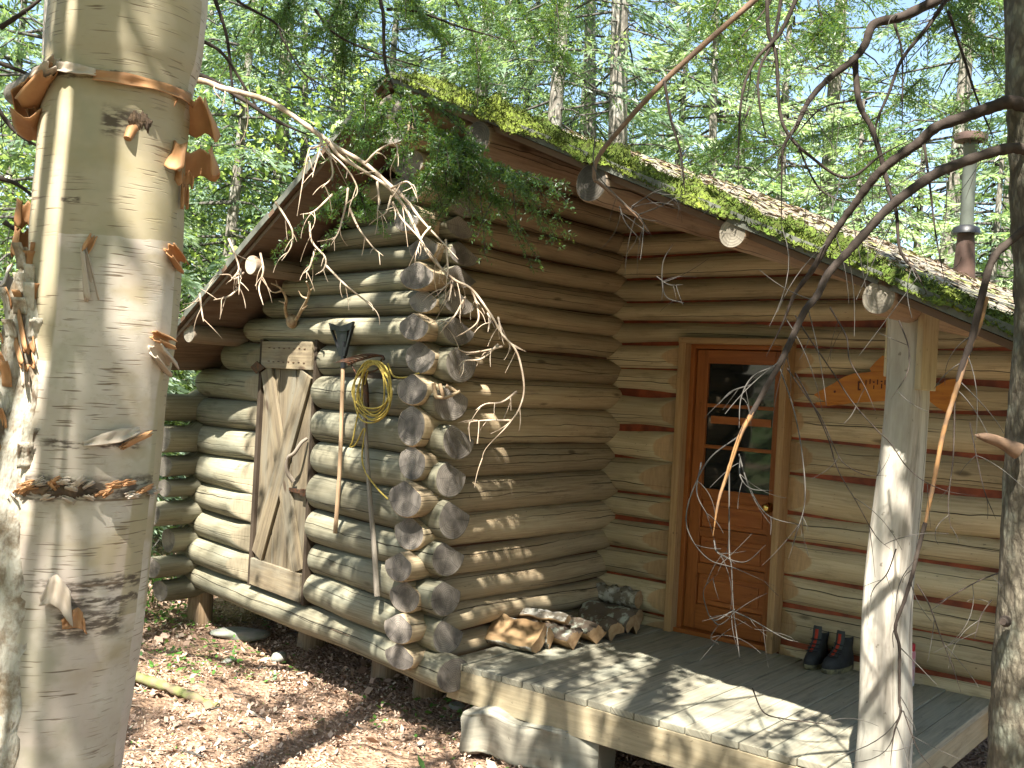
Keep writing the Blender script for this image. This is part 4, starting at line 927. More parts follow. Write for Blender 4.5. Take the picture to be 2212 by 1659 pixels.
# second, shaggy stem fused to the left side
sp_ = smooth_path([np.append(P(x, y, 1.93), r/F*1.93) for x, y, r in [(72, 560, 8), (70, 600, 32), (70, 680, 50), (72, 800, 62), (66, 950, 72), (55, 1100, 80), (40, 1300, 92), (22, 1480, 104), (5, 1659, 115), (-20, 1950, 130), (-30, 2080, 150)]], 90)
G = np.zeros((90, 40, 3)); uvg = np.zeros((90, 41, 2))
for i in range(90):
    for j in range(40):
        a = 2*math.pi*j/40; r = sp_[i, 3]*(1+.10*math.sin(5*a+fz[1](sp_[i, 2])*3)+.05*fz[3](sp_[i, 2]*7+a*2)+.05*math.sin(11*a+i*.21)); G[i, j] = (sp_[i, 0]+r*math.cos(a), sp_[i, 1]+r*math.sin(a), sp_[i, 2])
mb = MB(); mb.grid(G[:, ::-1], 0, True); mb.build('second_stem', M['birch_rough'], birch)
def sheet(name, rows, mat, th=.0025):
    """thin curled sheet of bark from a grid of points; given a real thickness"""
    G = np.array(rows); n_, m_ = G.shape[:2]; mb = MB(); mb.grid(G, 0); o = mb.build(name, mat, birch); s = o.modifiers.new('s', 'SOLIDIFY'); s.thickness = th; return o
def curl(x0, y0, x1, y1, rad, turns, out, mat='birch_in', n=9, flare=0.0, start=0.0):
    """bark rolled about the axis (x0,y0)-(x1,y1), standing off the trunk"""
    rad = rad*1.55; out = out+rad*.35; a = on_birch(x0, y0, out); b = on_birch(x1, y1, out); ax = b-a; ln = np.linalg.norm(ax); ax /= ln; u_ = np.array([0, -1.0, 0]); u_ -= ax*(u_@ax); u_ /= np.linalg.norm(u_); w_ = np.cross(ax, u_); rows = []
    for i in range(n):
        q = i/(n-1); row = []
        for j in range(22):
            t_ = start+turns*2*math.pi*j/21; r = rad*(1-.25*j/21)*(1+flare*(q-.5))*(1+.06*math.sin(j*.9+q*5)); row.append(a+ax*ln*q+u_*r*math.cos(t_)+w_*r*math.sin(t_)+ax*.006*math.sin(j*1.3))
        rows.append(row)
    sheet('bark_curl', rows, M[mat])
curl(58, 276, 130, 242, .022, .85, .012, flare=.35, n=12); curl(70, 285, 118, 270, .012, .8, .004); curl(122, 235, 182, 196, .015, .8, .012, flare=-.4); curl(150, 205, 190, 180, .012, .7, .010, 'birch_cream')
curl(402, 222, 440, 300, .030, .62, .006, flare=.7, n=12, start=.9); curl(400, 318, 448, 378, .034, .8, .008, flare=.35, n=12); curl(396, 372, 418, 402, .016, .6, .004); curl(410, 405, 420, 448, .006, .7, .010)
curl(66, 438, 68, 490, .014, .7, .010); curl(66, 498, 70, 552, .015, .75, .010, flare=.2); curl(374, 545, 388, 575, .010, .7, .010); curl(352, 728, 366, 742, .008, .8, .008); curl(350, 755, 362, 795, .011, .8, .008, 'birch_cream')
curl(248, 560, 262, 655, .008, .6, .004, 'birch_cream', flare=.8); curl(262, 535, 250, 560, .006, .7, .003); curl(88, 690, 140, 790, .010, .7, .012); curl(110, 660, 140, 760, .008, .7, .010); curl(60, 590, 92, 640, .014, .8, .02, 'birch_cream')
curl(300, 955, 332, 932, .006, .6, .003); curl(120, 725, 135, 830, .006, .6, .012, 'birch_cream')
# the torn strip across the trunk
def strip(pts, w, mat, lift=.006, wv=.004, name='bark_strip'):
    p_ = smooth_path([(x, y, h) for x, y, h in pts], 40); rows = []
    for k in range(5):
        q = k/4-.5; rows.append([on_birch(x, y+q*h, lift+wv*math.sin(i*.5+k)*.5+(.010 if k == 4 else 0)) for i, (x, y, h) in enumerate(p_)])
    sheet(name, rows, M[mat], .002)
strip([(190, 188, 22), (225, 196, 24), (270, 205, 16)], 0, 'birch_cream'); strip([(265, 210, 22), (320, 213, 26), (380, 216, 22), (408, 220, 30)], 0, 'birch_in', .005)
strip([(165, 1262, 16), (190, 1240, 60), (215, 1280, 70)], 0, 'birch_cream', .012); strip([(240, 950, 10), (290, 935, 26), (320, 925, 8)], 0, 'birch_cream', .010); strip([(200, 1310, 18), (225, 1300, 40), (235, 1320, 30)], 0, 'birch_in', .008)
# dark scars
def scar(x0, x1, yc, h, seed, name='bark_scar', lift=.004, k=1.0):
    r = np.random.default_rng(seed); xs = np.linspace(x0, x1, 34); rows = []; top = h*(.5+.5*r.random(34)); bt = h*(.4+.6*r.random(34)); e = np.minimum(1, np.minimum(xs-x0, x1-xs)/max(4, (x1-x0)*.15))
    for q in np.linspace(-1, 1, 7): rows.append([on_birch(x, yc+(bt[i] if q > 0 else top[i])*q*.5*e[i]+3*math.sin(i*.5), lift*(1-abs(q)**3)+.003*r.random()*(1-abs(q))-.0015) for i, x in enumerate(xs)])
    sheet(name, rows, M['birch_scar'], .002)
scar(68, 178, 1040, 30, 1); scar(172, 262, 1046, 34, 2); scar(324, 360, 290, 44, 4, lift=.002)
for k in range(26):
    x = 80+k*9.8+rng.uniform(-4, 4); y = 1042+rng.uniform(-22, 16)
    curl(x, y, x+rng.uniform(6, 14), y+rng.uniform(-10, 10), .004+.003*rng.random(), .6, .005, 'birch_cream' if rng.random() < .6 else 'birch_in', 4)
for k in range(30):      # small peeling flakes and scales on the shaggy stem
    y = rng.uniform(640, 1250); i = int((y-560)/(2080-560)*89); c_ = sp_[i]; a = rng.uniform(-2.7, -.5); q = np.array([c_[0]+c_[3]*1.02*math.cos(a), c_[1]+c_[3]*1.02*math.sin(a), c_[2]]); hh = rng.uniform(.02, .05); ww = rng.uniform(.006, .014); tn = np.array([-math.sin(a), math.cos(a), 0]); nn = np.array([math.cos(a), math.sin(a), 0])
    sheet('bark_flake', [[q+tn*ww*s_+np.array([0, 0, hh*e])+nn*(.012*e*e+.003*abs(s_)) for s_ in (-1, -.4, .4, 1)] for e in np.linspace(0, 1, 6)], M['birch_rough' if rng.random() < .6 else 'birch_in'])
mb = MB(); q0 = on_birch(342, 298, -.01); mb.tube([q0, q0+np.array([-.006, -.014, -.012]), q0+np.array([-.008, -.024, -.03])], [.010, .010, .007], 9); mb.build('branch_stub', M['birch_in'], birch)
mb = MB(); mb.tube(smooth_path([P(140, 160, 2.05), P(100, 170, 2.1), P(60, 190, 2.15), P(30, 205, 2.2)], 12), np.linspace(.030, .022, 12)*(1+.1*np.sin(np.arange(12)*2)), 10); mb.build('branch_stub', M['bark_d'], birch)

# ================================================================== spruce at the right edge, with its dead limbs
spruce = thing('spruce_tree', 'spruce trunk with grey lichen and bare dead limbs at the right edge', 'spruce tree', (1.62, 3.2, float(gz(1.62, 3.2))))
SPD = 3.2; st = [(2215, -3200, 50), (2240, -1400, 64), (2255, 0, 76), (2262, 300, 76), (2274, 640, 75), (2276, 720, 77), (2264, 860, 78), (2250, 1150, 80), (2236, 1450, 84), (2230, 1659, 88), (2222, 2100, 96), (2215, 2200, 110)]
spp = smooth_path([np.append(P(x, y, SPD), r/F*SPD) for x, y, r in st], 150); mb = MB(); G = np.zeros((150, 30, 3))
for i in range(150):
    for j in range(30):
        a = 2*math.pi*j/30; r = spp[i, 3]*(1+.03*fz[2](spp[i, 2]*3+a)+.02*math.sin(7*a+i*.3)); G[i, j] = (spp[i, 0]+r*math.cos(a), spp[i, 1]+r*math.sin(a), spp[i, 2])
mb.grid(G[:, ::-1], 0, True); mb.build('trunk', M['bark_g'], spruce)
tw = random.Random(21)
def twigs(mb, path, n, l0, l1, rad, seed, droop=.6, both=True):
    r = np.random.default_rng(seed)
    for k in range(n):
        i = int(r.uniform(.12, .98)*(len(path)-1)); p = path[i]; tdir = path[min(i+1, len(path)-1)]-path[max(i-1, 0)]; tdir = tdir/np.linalg.norm(tdir)
        d = r.normal(0, 1, 3); d -= tdir*(d@tdir)*.7; d /= np.linalg.norm(d); d = d*.8+tdir*.5; d[2] -= droop*r.random(); L = r.uniform(l0, l1); pts = [p]
        q = p.copy(); bend = r.normal(0, .5, 3)
        for s in range(7): q = q+d*L/7; d = d+bend*.16+np.array([0, 0, -droop*.10]); d /= np.linalg.norm(d); pts.append(q.copy())
        mb.tube(pts, np.linspace(rad, rad*.45, 8), 4, 1, cap=False)
def limb(name, pts, d0, d1, r0, r1, mat, parent, tn=0, tl=(.1, .35), tr=.0018, seed=1, droop=.6, rough=.06):
    p = PX(pts, d0, d1, len(pts)*7); n = len(p); rd = np.linspace(r0, r1, n)*(1+rough*np.sin(np.arange(n)*1.7)+rough*np.random.default_rng(seed).normal(0, .6, n))
    if not (name == 'limb' and r1 == .008): rd = rd*np.minimum(1, (n-np.arange(n)+.5)/(.22*n))**.8
    mb = MB(); mb.tube(p, rd, 9 if r0 > .01 else 6)
    if tn: twigs(mb, p, tn, tl[0], tl[1], tr, seed, droop)
    mb.build(name, [M[mat], M['twig_p' if mat == 'twig_p' else 'twig_g']], parent)
    return p
limb('limb', [(2225, 235)]+C3([(1590, 550), (1480, 580), (1340, 630), (1180, 690), (1090, 770), (960, 860), (850, 960), (760, 1080), (680, 1190), (600, 1310), (520, 1450), (420, 1590)])+[(1690, 700), (1655, 770)], 3.15, 3.45, .0215, .006, 'twig_d', spruce, 10, (.1, .4), seed=2)
limb('limb', [(2225, 325)]+C3([(1580, 800), (1400, 850), (1200, 930), (1060, 1020), (920, 1130), (800, 1260), (700, 1370), (600, 1480), (540, 1600)])+[(1738, 673), (1701, 752), (1682, 789), (1622, 897)], 3.15, 3.0, .0175, .008, 'twig_d', spruce, 10, (.1, .4), seed=3)
limb('peeled_limb', [(1626, 890), (1598, 943), (1570, 1027), (1552, 1083), (1540, 1158)], 3.0, 2.98, .008, .003, 'twig_o', spruce, 0, seed=4)
limb('limb', C3([(1330, -60), (1190, 0), (1000, 90), (850, 130), (800, 240), (740, 320), (600, 430), (500, 540), (430, 680), (360, 800), (350, 1000), (350, 1300)]), 3.6, 3.4, .020, .003, 'twig_d', spruce, 14, (.1, .4), seed=5)
limb('limb', C3([(745, 320), (770, 560), (840, 700), (900, 900), (930, 1030), (970, 1150), (990, 1350), (1080, 1480), (1140, 1600)]), 3.55, 3.3, .011, .003, 'twig_d', spruce, 9, (.1, .35), seed=6)
for k, (pts, ra, rb) in enumerate([(C3([(440, -30), (340, 180), (200, 340), (130, 560), (115, 1000)]), .008, .003), (C3([(1250, -20), (1150, 130), (1000, 320), (930, 500), (870, 640), (850, 760)]), .008, .003), (C3([(1250, 60), (1330, 300), (1400, 520), (1500, 760)]), .006, .003),
        (C3([(270, -30), (280, 180), (320, 300), (340, 600), (390, 730), (500, 840), (700, 960), (900, 830), (1080, 740)]), .007, .004), (C3([(350, -20), (310, 200), (230, 380), (230, 560), (270, 760)]), .007, .003), (C3([(960, 130), (1000, 300), (1000, 720)]), .005, .002),
        (C3([(430, 770), (540, 1000), (660, 1080), (780, 1100)]), .004, .002), (C3([(1120, 780), (1150, 1000), (1180, 1250), (1230, 1520)]), .005, .002), (C3([(740, 540), (560, 590), (400, 760)]), .004, .002)]):
    limb('dead_branch', pts, 3.5, 3.4, ra, rb, 'twig_d', spruce, 6, (.08, .3), seed=30+k)
limb('dead_branch', [(2245, 470)]+C3([(1600, 1290), (1490, 1400), (1430, 1600)])+C7([(1340, 200), (1270, 400), (1245, 560)]), 3.15, 3.1, .013, .009, 'twig_d', spruce, 5, (.08, .3), seed=41)
limb('peeled_limb', C7([(1430, -60), (1390, 100), (1340, 220), (1275, 420), (1230, 560), (1170, 760), (1120, 1020), (1060, 1310), (1040, 1400)]), 3.14, 3.05, .009, .006, 'twig_o', spruce, 0, seed=42)
limb('dead_branch', C7([(1060, 1310), (1010, 1500)])+C8([(1210, 200), (1150, 400), (1080, 600), (1110, 750), (1110, 950), (1110, 1160), (1120, 1240), (1070, 1400), (1040, 1640)]), 3.05, 2.9, .007, .003, 'twig_d', spruce, 10, (.06, .25), seed=43)
TW = [C7([(270, 50), (330, 150), (500, 400), (620, 580), (760, 740), (850, 830), (940, 960), (1050, 1055), (1200, 1120), (1400, 1150)]), C7([(220, 370), (330, 530), (420, 660), (520, 880), (580, 960), (700, 1020), (830, 1020)]), C7([(270, 400), (380, 600), (470, 800), (530, 990), (640, 1180), (760, 1390), (860, 1480)]),
      C7([(480, 0), (580, 180), (600, 320), (690, 480), (760, 640)]), C7([(900, 80), (960, 250), (950, 400), (850, 560)]), C7([(1240, 540), (1230, 900), (1200, 1180), (1215, 1350)]), C7([(1330, 700), (1370, 900), (1420, 1120), (1490, 1290)]),
      C8([(1240, 280), (1330, 430), (1410, 650), (1500, 880), (1570, 1090)]), C8([(1085, 20), (1020, 200), (930, 300), (890, 380)]), C8([(10, 1060), (95, 1240), (250, 1290), (400, 1310), (640, 1340)]), C8([(1140, 1230), (1200, 1400), (1260, 1540), (1340, 1640)]), C8([(1850, 200), (1700, 260), (1500, 370), (1380, 430)]), C8([(1800, 400), (1720, 520), (1670, 700)]),
      C4([(730, 600), (600, 700), (520, 850), (490, 980), (520, 1080), (600, 1170), (720, 1210), (900, 1290)]), C4([(735, 680), (770, 800), (830, 920), (900, 980), (1060, 1015)]), C4([(690, 760), (690, 1120), (700, 1200), (710, 1400), (730, 1560), (740, 1640)]), C4([(715, 1400), (620, 1450), (580, 1380), (575, 1300), (640, 1230)]), C4([(715, 1410), (800, 1450), (940, 1530), (1010, 1550)]),
      C4([(910, 270), (800, 320), (745, 420), (735, 560)]), C4([(920, 270), (990, 480), (1030, 700), (1040, 900), (1000, 1050), (960, 1180)]), C4([(790, 360), (700, 390), (640, 450)]), C4([(620, 1080), (640, 1140), (760, 1180), (860, 1100)]), C4([(600, 1430), (640, 1470), (690, 1440), (710, 1400)]), C4([(640, 1560), (605, 1530), (640, 1470)]), C4([(560, 720), (540, 860), (600, 980)]), C4([(740, 690), (740, 780), (790, 840), (890, 850)]),
      C12([(900, 0), (905, 170), (1060, 340), (1110, 380), (1180, 490)]), C12([(1110, 380), (1240, 330), (1300, 290)]), C12([(1080, 340), (1230, 240)]), C12([(1020, 340), (1050, 420), (1120, 500)]), C12([(1200, 680), (1260, 720), (1330, 720)]), C12([(1330, 810), (1240, 770), (1230, 620), (1280, 520)])]
for k, pts in enumerate(TW): limb('dead_twig', pts, 3.1 if k < 26 else 3.6, 2.95 if k < 26 else 3.55,   .0023, .0012, 'twig_d' if k < 13 else 'twig_g', spruce, 3, (.05, .2), .0012, 50+k)
mb = MB(); mb.tube(smooth_path([P(2200, 975, 3.12), P(2160, 955, 3.12), P(2130, 945, 3.1), P(2105, 940, 3.1)], 12), [.026, .024, .020, .018, .017, .017, .016, .015, .013, .010, .006, .002], 10); mb.build('broken_stub', M['twig_b'], spruce)
mb = MB(); mb.tube([P(2172, 1342, 3.14), P(2166, 1343, 3.08)], [.018, .010], 9); mb.build('knot', M['twig_d'], spruce)
# long dead branch crossing the roof from above
limb('dead_branch', [(1760, -140), (1700, -60), (1630, 0), (1440, 170), (1330, 290), (1290, 345), (1284, 385), (1300, 400), (1370, 462), (1400, 500)], 3.7, 3.6, .0125, .0045, 'twig_b', spruce, 6, (.06, .25), seed=90)
limb('dead_branch', [(1435, 175), (1450, 260), (1470, 330), (1480, 420)], 3.65, 3.6, .006, .003, 'twig_d', spruce, 4, (.06, .2), seed=91)

# ================================================================== pale dead branch hanging from a conifer on the left
left_tree = thing('dead_spruce', 'half dead spruce behind the birch with a long sunlit pale branch hanging across the gable', 'spruce tree', (-1.5, 3.95, float(gz(-1.5, 3.95))))
mb = MB(); q = P(262, 300, 3.95); mb.tube(smooth_path([(q[0]-.16, q[1], -.6), (q[0]-.1, q[1], 1.2), (q[0], q[1], q[2]), (q[0]+.05, q[1]+.05, 5.5), (q[0]+.05, q[1], 9)], 30), np.linspace(.09, .05, 30), 14); mb.build('trunk', M['bark_d'], left_tree)
LM = [(120, 190), (260, 180), (418, 173), (478, 190), (508, 197), (578, 217), (628, 247), (688, 290), (735, 323), (788, 353), (842, 400), (878, 433), (912, 477), (962, 530), (990, 560)]
LP = []
LP.append(limb('pale_branch', LM, 3.9, 3.45, .0125, .0045, 'twig_p', left_tree, 10, (.06, .2), .0022, 101, 1.0))
LP.append(limb('pale_branch', [(705, 300), (735, 338), (790, 372), (842, 408), (879, 456), (900, 500), (929, 553), (978, 602), (1018, 624), (1058, 677), (1085, 722), (1112, 753), (1125, 788), (1132, 842), (1120, 886), (1094, 922), (1049, 970), (1040, 1002)], 3.55, 3.35, .0065, .0022, 'twig_p', left_tree, 14, (.05, .16), .002, 102, 1.0))
limb('dark_branch', [(120, 160), (300, 150), (425, 160), (528, 217), (595, 260), (678, 297)], 4.0, 3.8, .012, .006, 'twig_d', left_tree, 6, (.06, .2), .002, 103)
for k, pts in enumerate([C1([(1180, 870), (1220, 960), (1330, 1060), (1400, 1150), (1430, 1250), (1350, 1330)]), C1([(1200, 900), (1180, 1000), (1150, 1100), (1140, 1150)]), C1([(1480, 1060), (1560, 980), (1660, 930), (1690, 980), (1640, 1100)]), C1([(1650, 1220), (1760, 1180), (1820, 1290)]), C1([(1660, 1310), (1720, 1420), (1830, 1540), (1900, 1650)]), C1([(1380, 1350), (1440, 1480), (1530, 1600), (1600, 1659)]),
        C1([(900, 1310), (960, 1400), (1010, 1500), (1000, 1600), (940, 1690)]), C1([(1270, 1260), (1150, 1370), (1060, 1390)]), C1([(1370, 1220), (1360, 1310), (1330, 1430), (1310, 1500), (1260, 1590)]), C1([(1560, 1180), (1570, 1300), (1560, 1370)]), C1([(1650, 1270), (1620, 1370), (1570, 1410)]), C1([(1250, 920), (1150, 960), (1110, 1000), (1040, 1400)]), C1([(1240, 960), (1270, 1130), (1200, 1220)]),
        C12([(100, 440), (60, 490), (30, 580)]), C12([(210, 690), (190, 800)]), C12([(215, 690), (150, 750)]), C12([(270, 780), (220, 870), (160, 930)]), C12([(300, 740), (330, 830), (330, 900), (270, 950), (210, 980)]), C12([(380, 860), (390, 890), (380, 950)]), C12([(430, 880), (450, 970)]), C12([(520, 1240), (450, 1290), (370, 1300), (320, 1330)]), C12([(490, 1380), (370, 1380), (260, 1390)]), C12([(450, 1020), (370, 1040), (280, 1050), (230, 1030)]), C12([(430, 1010), (350, 1080), (270, 1090), (262, 1120)]), C12([(175, 500), (185, 640), (180, 690)]),
        CL3([(640, 0), (680, 100), (710, 210), (660, 280)]), CL3([(720, 210), (720, 270), (710, 390)]), CL3([(745, 235), (680, 280), (640, 250), (560, 250)]), CL3([(710, 340), (640, 400), (535, 425)]), CL3([(1200, -120), (1220, 20), (1310, 130), (1300, 210), (1240, 250)]), CL3([(1310, 180), (1450, 320), (1590, 430), (1640, 480)]), CL3([(1240, 75), (1200, 200), (1160, 240)]), CL3([(440, 380), (450, 480), (465, 575)]), CL3([(860, 100), (880, 220), (850, 340), (880, 460)])]):
    LP.append(limb('dead_twig', pts, 3.5, 3.42, .0042, .0018, 'twig_p', left_tree, 4, (.03, .10), .0018, 110+k, .9))
for k, (pts, d) in enumerate([([(-20, 130), (60, 160), (130, 200)], 3.6), ([(0, 385), (40, 400), (90, 440)], 3.2), ([(-10, 230), (40, 290), (110, 330)], 3.4), ([(0, 60), (60, 20), (110, -20)], 3.5), ([(10, 480), (50, 510), (90, 560)], 3.4), ([(465, 0), (490, 80), (500, 170), (510, 240)], 4.4), ([(430, 85), (480, 115), (530, 190), (560, 240)], 4.3)]):
    limb('dead_branch', pts, d, d, .009, .004, 'twig_d', left_tree, 4, (.05, .2), .0018, 160+k)

# ================================================================== fir that overhangs the gable
fir = thing('fir_tree', 'green fir whose drooping sprays hang in front of the roof peak', 'fir tree', (-3.6, 4.6, float(gz(-3.6, 4.6))))
mb = MB(); mb.tube(smooth_path([(-3.6, 4.6, -.6), (-3.55, 4.6, 3), (-3.55, 4.65, 11)], 20), np.linspace(.14, .06, 20), 14); mb.build('trunk', M['bark_d'], fir)
def spray(nq, path, r, tl=.16, dens=1.0, flat=.25, nl=.02):
    """needled twigs either side of a path; appends needle quads to nq"""
    n = len(path); k = int(n*1.0*dens)
    for s in np.linspace(0, n-1.001, max(4, k)):
        i = int(s); p = path[i]+(path[i+1]-path[i])*(s-i); td = path[i+1]-path[i]; td = td/(np.linalg.norm(td)+1e-9)
        for sd in (-1, 1):
            sx_ = np.cross(td, [0, 0, 1.0]); sx_ /= np.linalg.norm(sx_)+1e-9; d = td*.75+sx_*sd*.8+r.normal(0, flat, 3); d[2] -= .08; d /= np.linalg.norm(d); L = tl*(1-.65*s/n)*r.uniform(.5, 1.1); m_ = max(6, int(L/.0055))
            e = np.sort(r.random(m_))*L; q = p+d*e[:, None]+np.array([0, 0, -1.0])*(e**2)[:, None]*.5; w = np.cross(d, r.normal(0, 1, (m_, 3))); w /= np.linalg.norm(w, axis=1)[:, None]; nd = d*.55+w*.85; nd /= np.linalg.norm(nd, axis=1)[:, None]
            l = nl*r.uniform(.6, 1.2, m_)[:, None]; wd = np.cross(nd, r.normal(0, 1, (m_, 3))); wd /= np.linalg.norm(wd, axis=1)[:, None]; wd = wd*.0028
            nq.append(np.stack([q-wd, q+nd*l*.5+wd*.2-wd, q+nd*l, q+nd*l*.5+wd], 1))
def fir_limb(pts, d0, d1, r0, subs, seed, parent, tl=.16, name='branch', bare=0.0, dens=1.3, nl=.02):
    r = np.random.default_rng(seed); p = PX(pts, d0, d1, max(14, len(pts)*8)); mb = MB(); mb.tube(p, np.linspace(r0, .002, len(p)), 6); nq = []
    spray(nq, p[int(bare*len(p)):], r, tl, dens, nl=nl)
    for k in range(int(subs*.7+.5)):
        i = int(r.uniform(bare, .95)*(len(p)-2)); td = p[i+1]-p[i]; td /= np.linalg.norm(td); sx_ = np.cross(td, [0, 0, 1.0]); sx_ /= np.linalg.norm(sx_)+1e-9; d = td*r.uniform(.3, 1)+sx_*r.choice([-1, 1])*r.uniform(.5, 1)+np.array([0, 0, r.uniform(-.38, .08)]); d /= np.linalg.norm(d); L = r.uniform(.14, .38)
        q = [p[i]+d*L*e+np.array([0, 0, -.25*L*e*e]) for e in np.linspace(0, 1, 9)]; mb.tube(q, np.linspace(.003, .001, 9), 4, cap=False); spray(nq, np.array(q), r, tl*.8, 1.5, nl=nl)
    o = mb.build(name, M['twig_d'], parent); quads_obj('needles', np.concatenate(nq), M['needle'], o); return p
limb('limb', [(-900, -700), (-200, -420), (400, -260), (822, -120), (1150, -160)], 4.6, 4.6, .05, .012, 'twig_d', fir, 0)
limb('bare_branch', [(818, -120), (822, 0), (828, 33), (833, 143), (862, 207)], 4.6, 4.5, .010, .007, 'twig_d', fir, 6, (.1, .3), seed=171)
FL = [([(862, 207), (912, 267), (962, 307), (1010, 330), (1090, 365), (1218, 400)], 10, .15), ([(862, 207), (820, 235), (770, 262), (728, 280)], 7, .14), ([(850, 185), (890, 210), (935, 222), (985, 232)], 5, .12), ([(880, 232), (850, 268), (815, 300), (780, 315)], 5, .13), ([(930, 285), (985, 300), (1040, 320)], 5, .12), ([(945, 300), (960, 350), (965, 410)], 6, .13), ([(1000, 330), (1030, 375), (1060, 420), (1075, 438)], 7, .13), ([(960, 320), (930, 370), (905, 410)], 5, .12), ([(1050, 350), (1110, 385), (1150, 425)], 6, .12), ([(890, 250), (880, 310), (850, 350)], 3, .10), ([(760, 395), (735, 425), (712, 470)], 4, .10), ([(770, 400), (785, 440), (790, 470)], 3, .10),
      ([(840, 160), (800, 190), (770, 225)], 4, .12), ([(1010, 335), (1000, 390), (990, 430)], 5, .12)]
for k, (pts, sb, tl) in enumerate(FL): fir_limb(pts, 4.45, 4.35, .006, sb, 180+k, fir, tl)
for k, (pts, d) in enumerate([([(760, -90), (735, 0), (700, 60), (665, 100)], 5.0), ([(810, -90), (780, 10), (750, 80), (735, 130)], 5.2), ([(860, -80), (890, 0), (930, 50), (960, 80)], 5.0), ([(650, -80), (625, 0), (605, 60)], 5.2), ([(980, -80), (1050, 10), (1100, 80), (1130, 160)], 5.4), ([(1080, -80), (1130, 20), (1180, 90), (1230, 130)], 5.4), ([(1180, -90), (1200, 0), (1190, 60)], 5.6), ([(930, -80), (1000, 30), (1030, 110), (1035, 170)], 5.3), ([(580, -60), (560, 40), (520, 110), (470, 150)], 5.6)]):
    fir_limb(pts, d, d, .008, 9, 210+k, fir, .2, dens=1.2, nl=.024)
for k, (pts, d) in enumerate([([(512, -40), (512, 0), (595, 50), (612, 87), (662, 163), (762, 213)], 4.8), ([(680, 20), (720, 70), (800, 110), (960, 160)], 5.0), ([(835, 20), (900, 25), (1000, 60), (1110, 90)], 5.0)]):
    limb('bare_branch', pts, d, d, .008, .003, 'twig_d', fir, 7, (.08, .3), .002, 230+k)
# green sprays of the spruce high on the right
for k, (pts, d) in enumerate([([(1700, -80), (1660, 10), (1610, 70), (1570, 110)], 4.6), ([(1760, -80), (1770, 20), (1800, 90)], 4.6), ([(1860, -90), (1830, 0), (1780, 60), (1720, 100)], 4.8), ([(2000, -80), (2060, 20), (2110, 80), (2160, 110)], 4.6), ([(2140, -60), (2080, 20), (2010, 60)], 4.6), ([(1990, 170), (1900, 250), (1800, 280), (1740, 300)], 5.2), ([(2100, 200), (2040, 260), (1930, 330), (1840, 350)], 5.2), ([(1620, -80), (1560, -10), (1530, 60)], 4.8), ([(1620, 230), (1590, 300), (1560, 340)], 5.2)]):
    fir_limb(pts, d, d-.2, .006, 8, 240+k, spruce, .18, name='green_branch', dens=1.0, nl=.026)

# ================================================================== forest behind the cabin
def frond_quads(r, base, d, L, wid, k, ln, droop):
    """k diamond tufts spread over a flat drooping frond"""
    d = d/np.linalg.norm(d); sx_ = np.cross(d, [0, 0, 1.0]); sx_ /= np.linalg.norm(sx_)+1e-9
    e = np.sqrt(r.random(k)); sd = r.uniform(-1, 1, k); c = base+d*(L*e)[:, None]+sx_*(sd*wid*L*(.25+.75*(1-np.abs(e-.55)*1.2).clip(0, 1)))[:, None]
    c = c+np.array([0, 0, 1.0])*(-droop*L*e**2-.10*L*np.abs(sd)*e+r.normal(0, .02, k)*L)[:, None]
    dd = d*.8+sx_*(np.sign(sd)*r.uniform(.1, 1.0, k))[:, None]+np.array([0, 0, -.35])+r.normal(0, .3, (k, 3)); dd /= np.linalg.norm(dd, axis=1)[:, None]
    w = np.cross(dd, r.normal(0, 1, (k, 3))); w /= np.linalg.norm(w, axis=1)[:, None]; l = (ln*r.uniform(.6, 1.3, k))[:, None]
    return np.stack([c, c+dd*l*.5+w*l*.10, c+dd*l, c+dd*l*.5-w*l*.10], 1)
def leaf_cloud(r, centres, k, spread, ln):
    c = np.repeat(centres, k, 0)+r.normal(0, 1, (len(centres)*k, 3))*spread*np.array([1, 1, .6]); m_ = len(c)
    d = r.normal(0, 1, (m_, 3)); d[:, 2] = d[:, 2]*.5-.3; d /= np.linalg.norm(d, axis=1)[:, None]; w = np.cross(d, r.normal(0, 1, (m_, 3))); w /= np.linalg.norm(w, axis=1)[:, None]; l = (ln*r.uniform(.6, 1.3, m_))[:, None]
    return np.stack([c, c+d*l*.45+w*l*.33, c+d*l, c+d*l*.45-w*l*.33], 1)
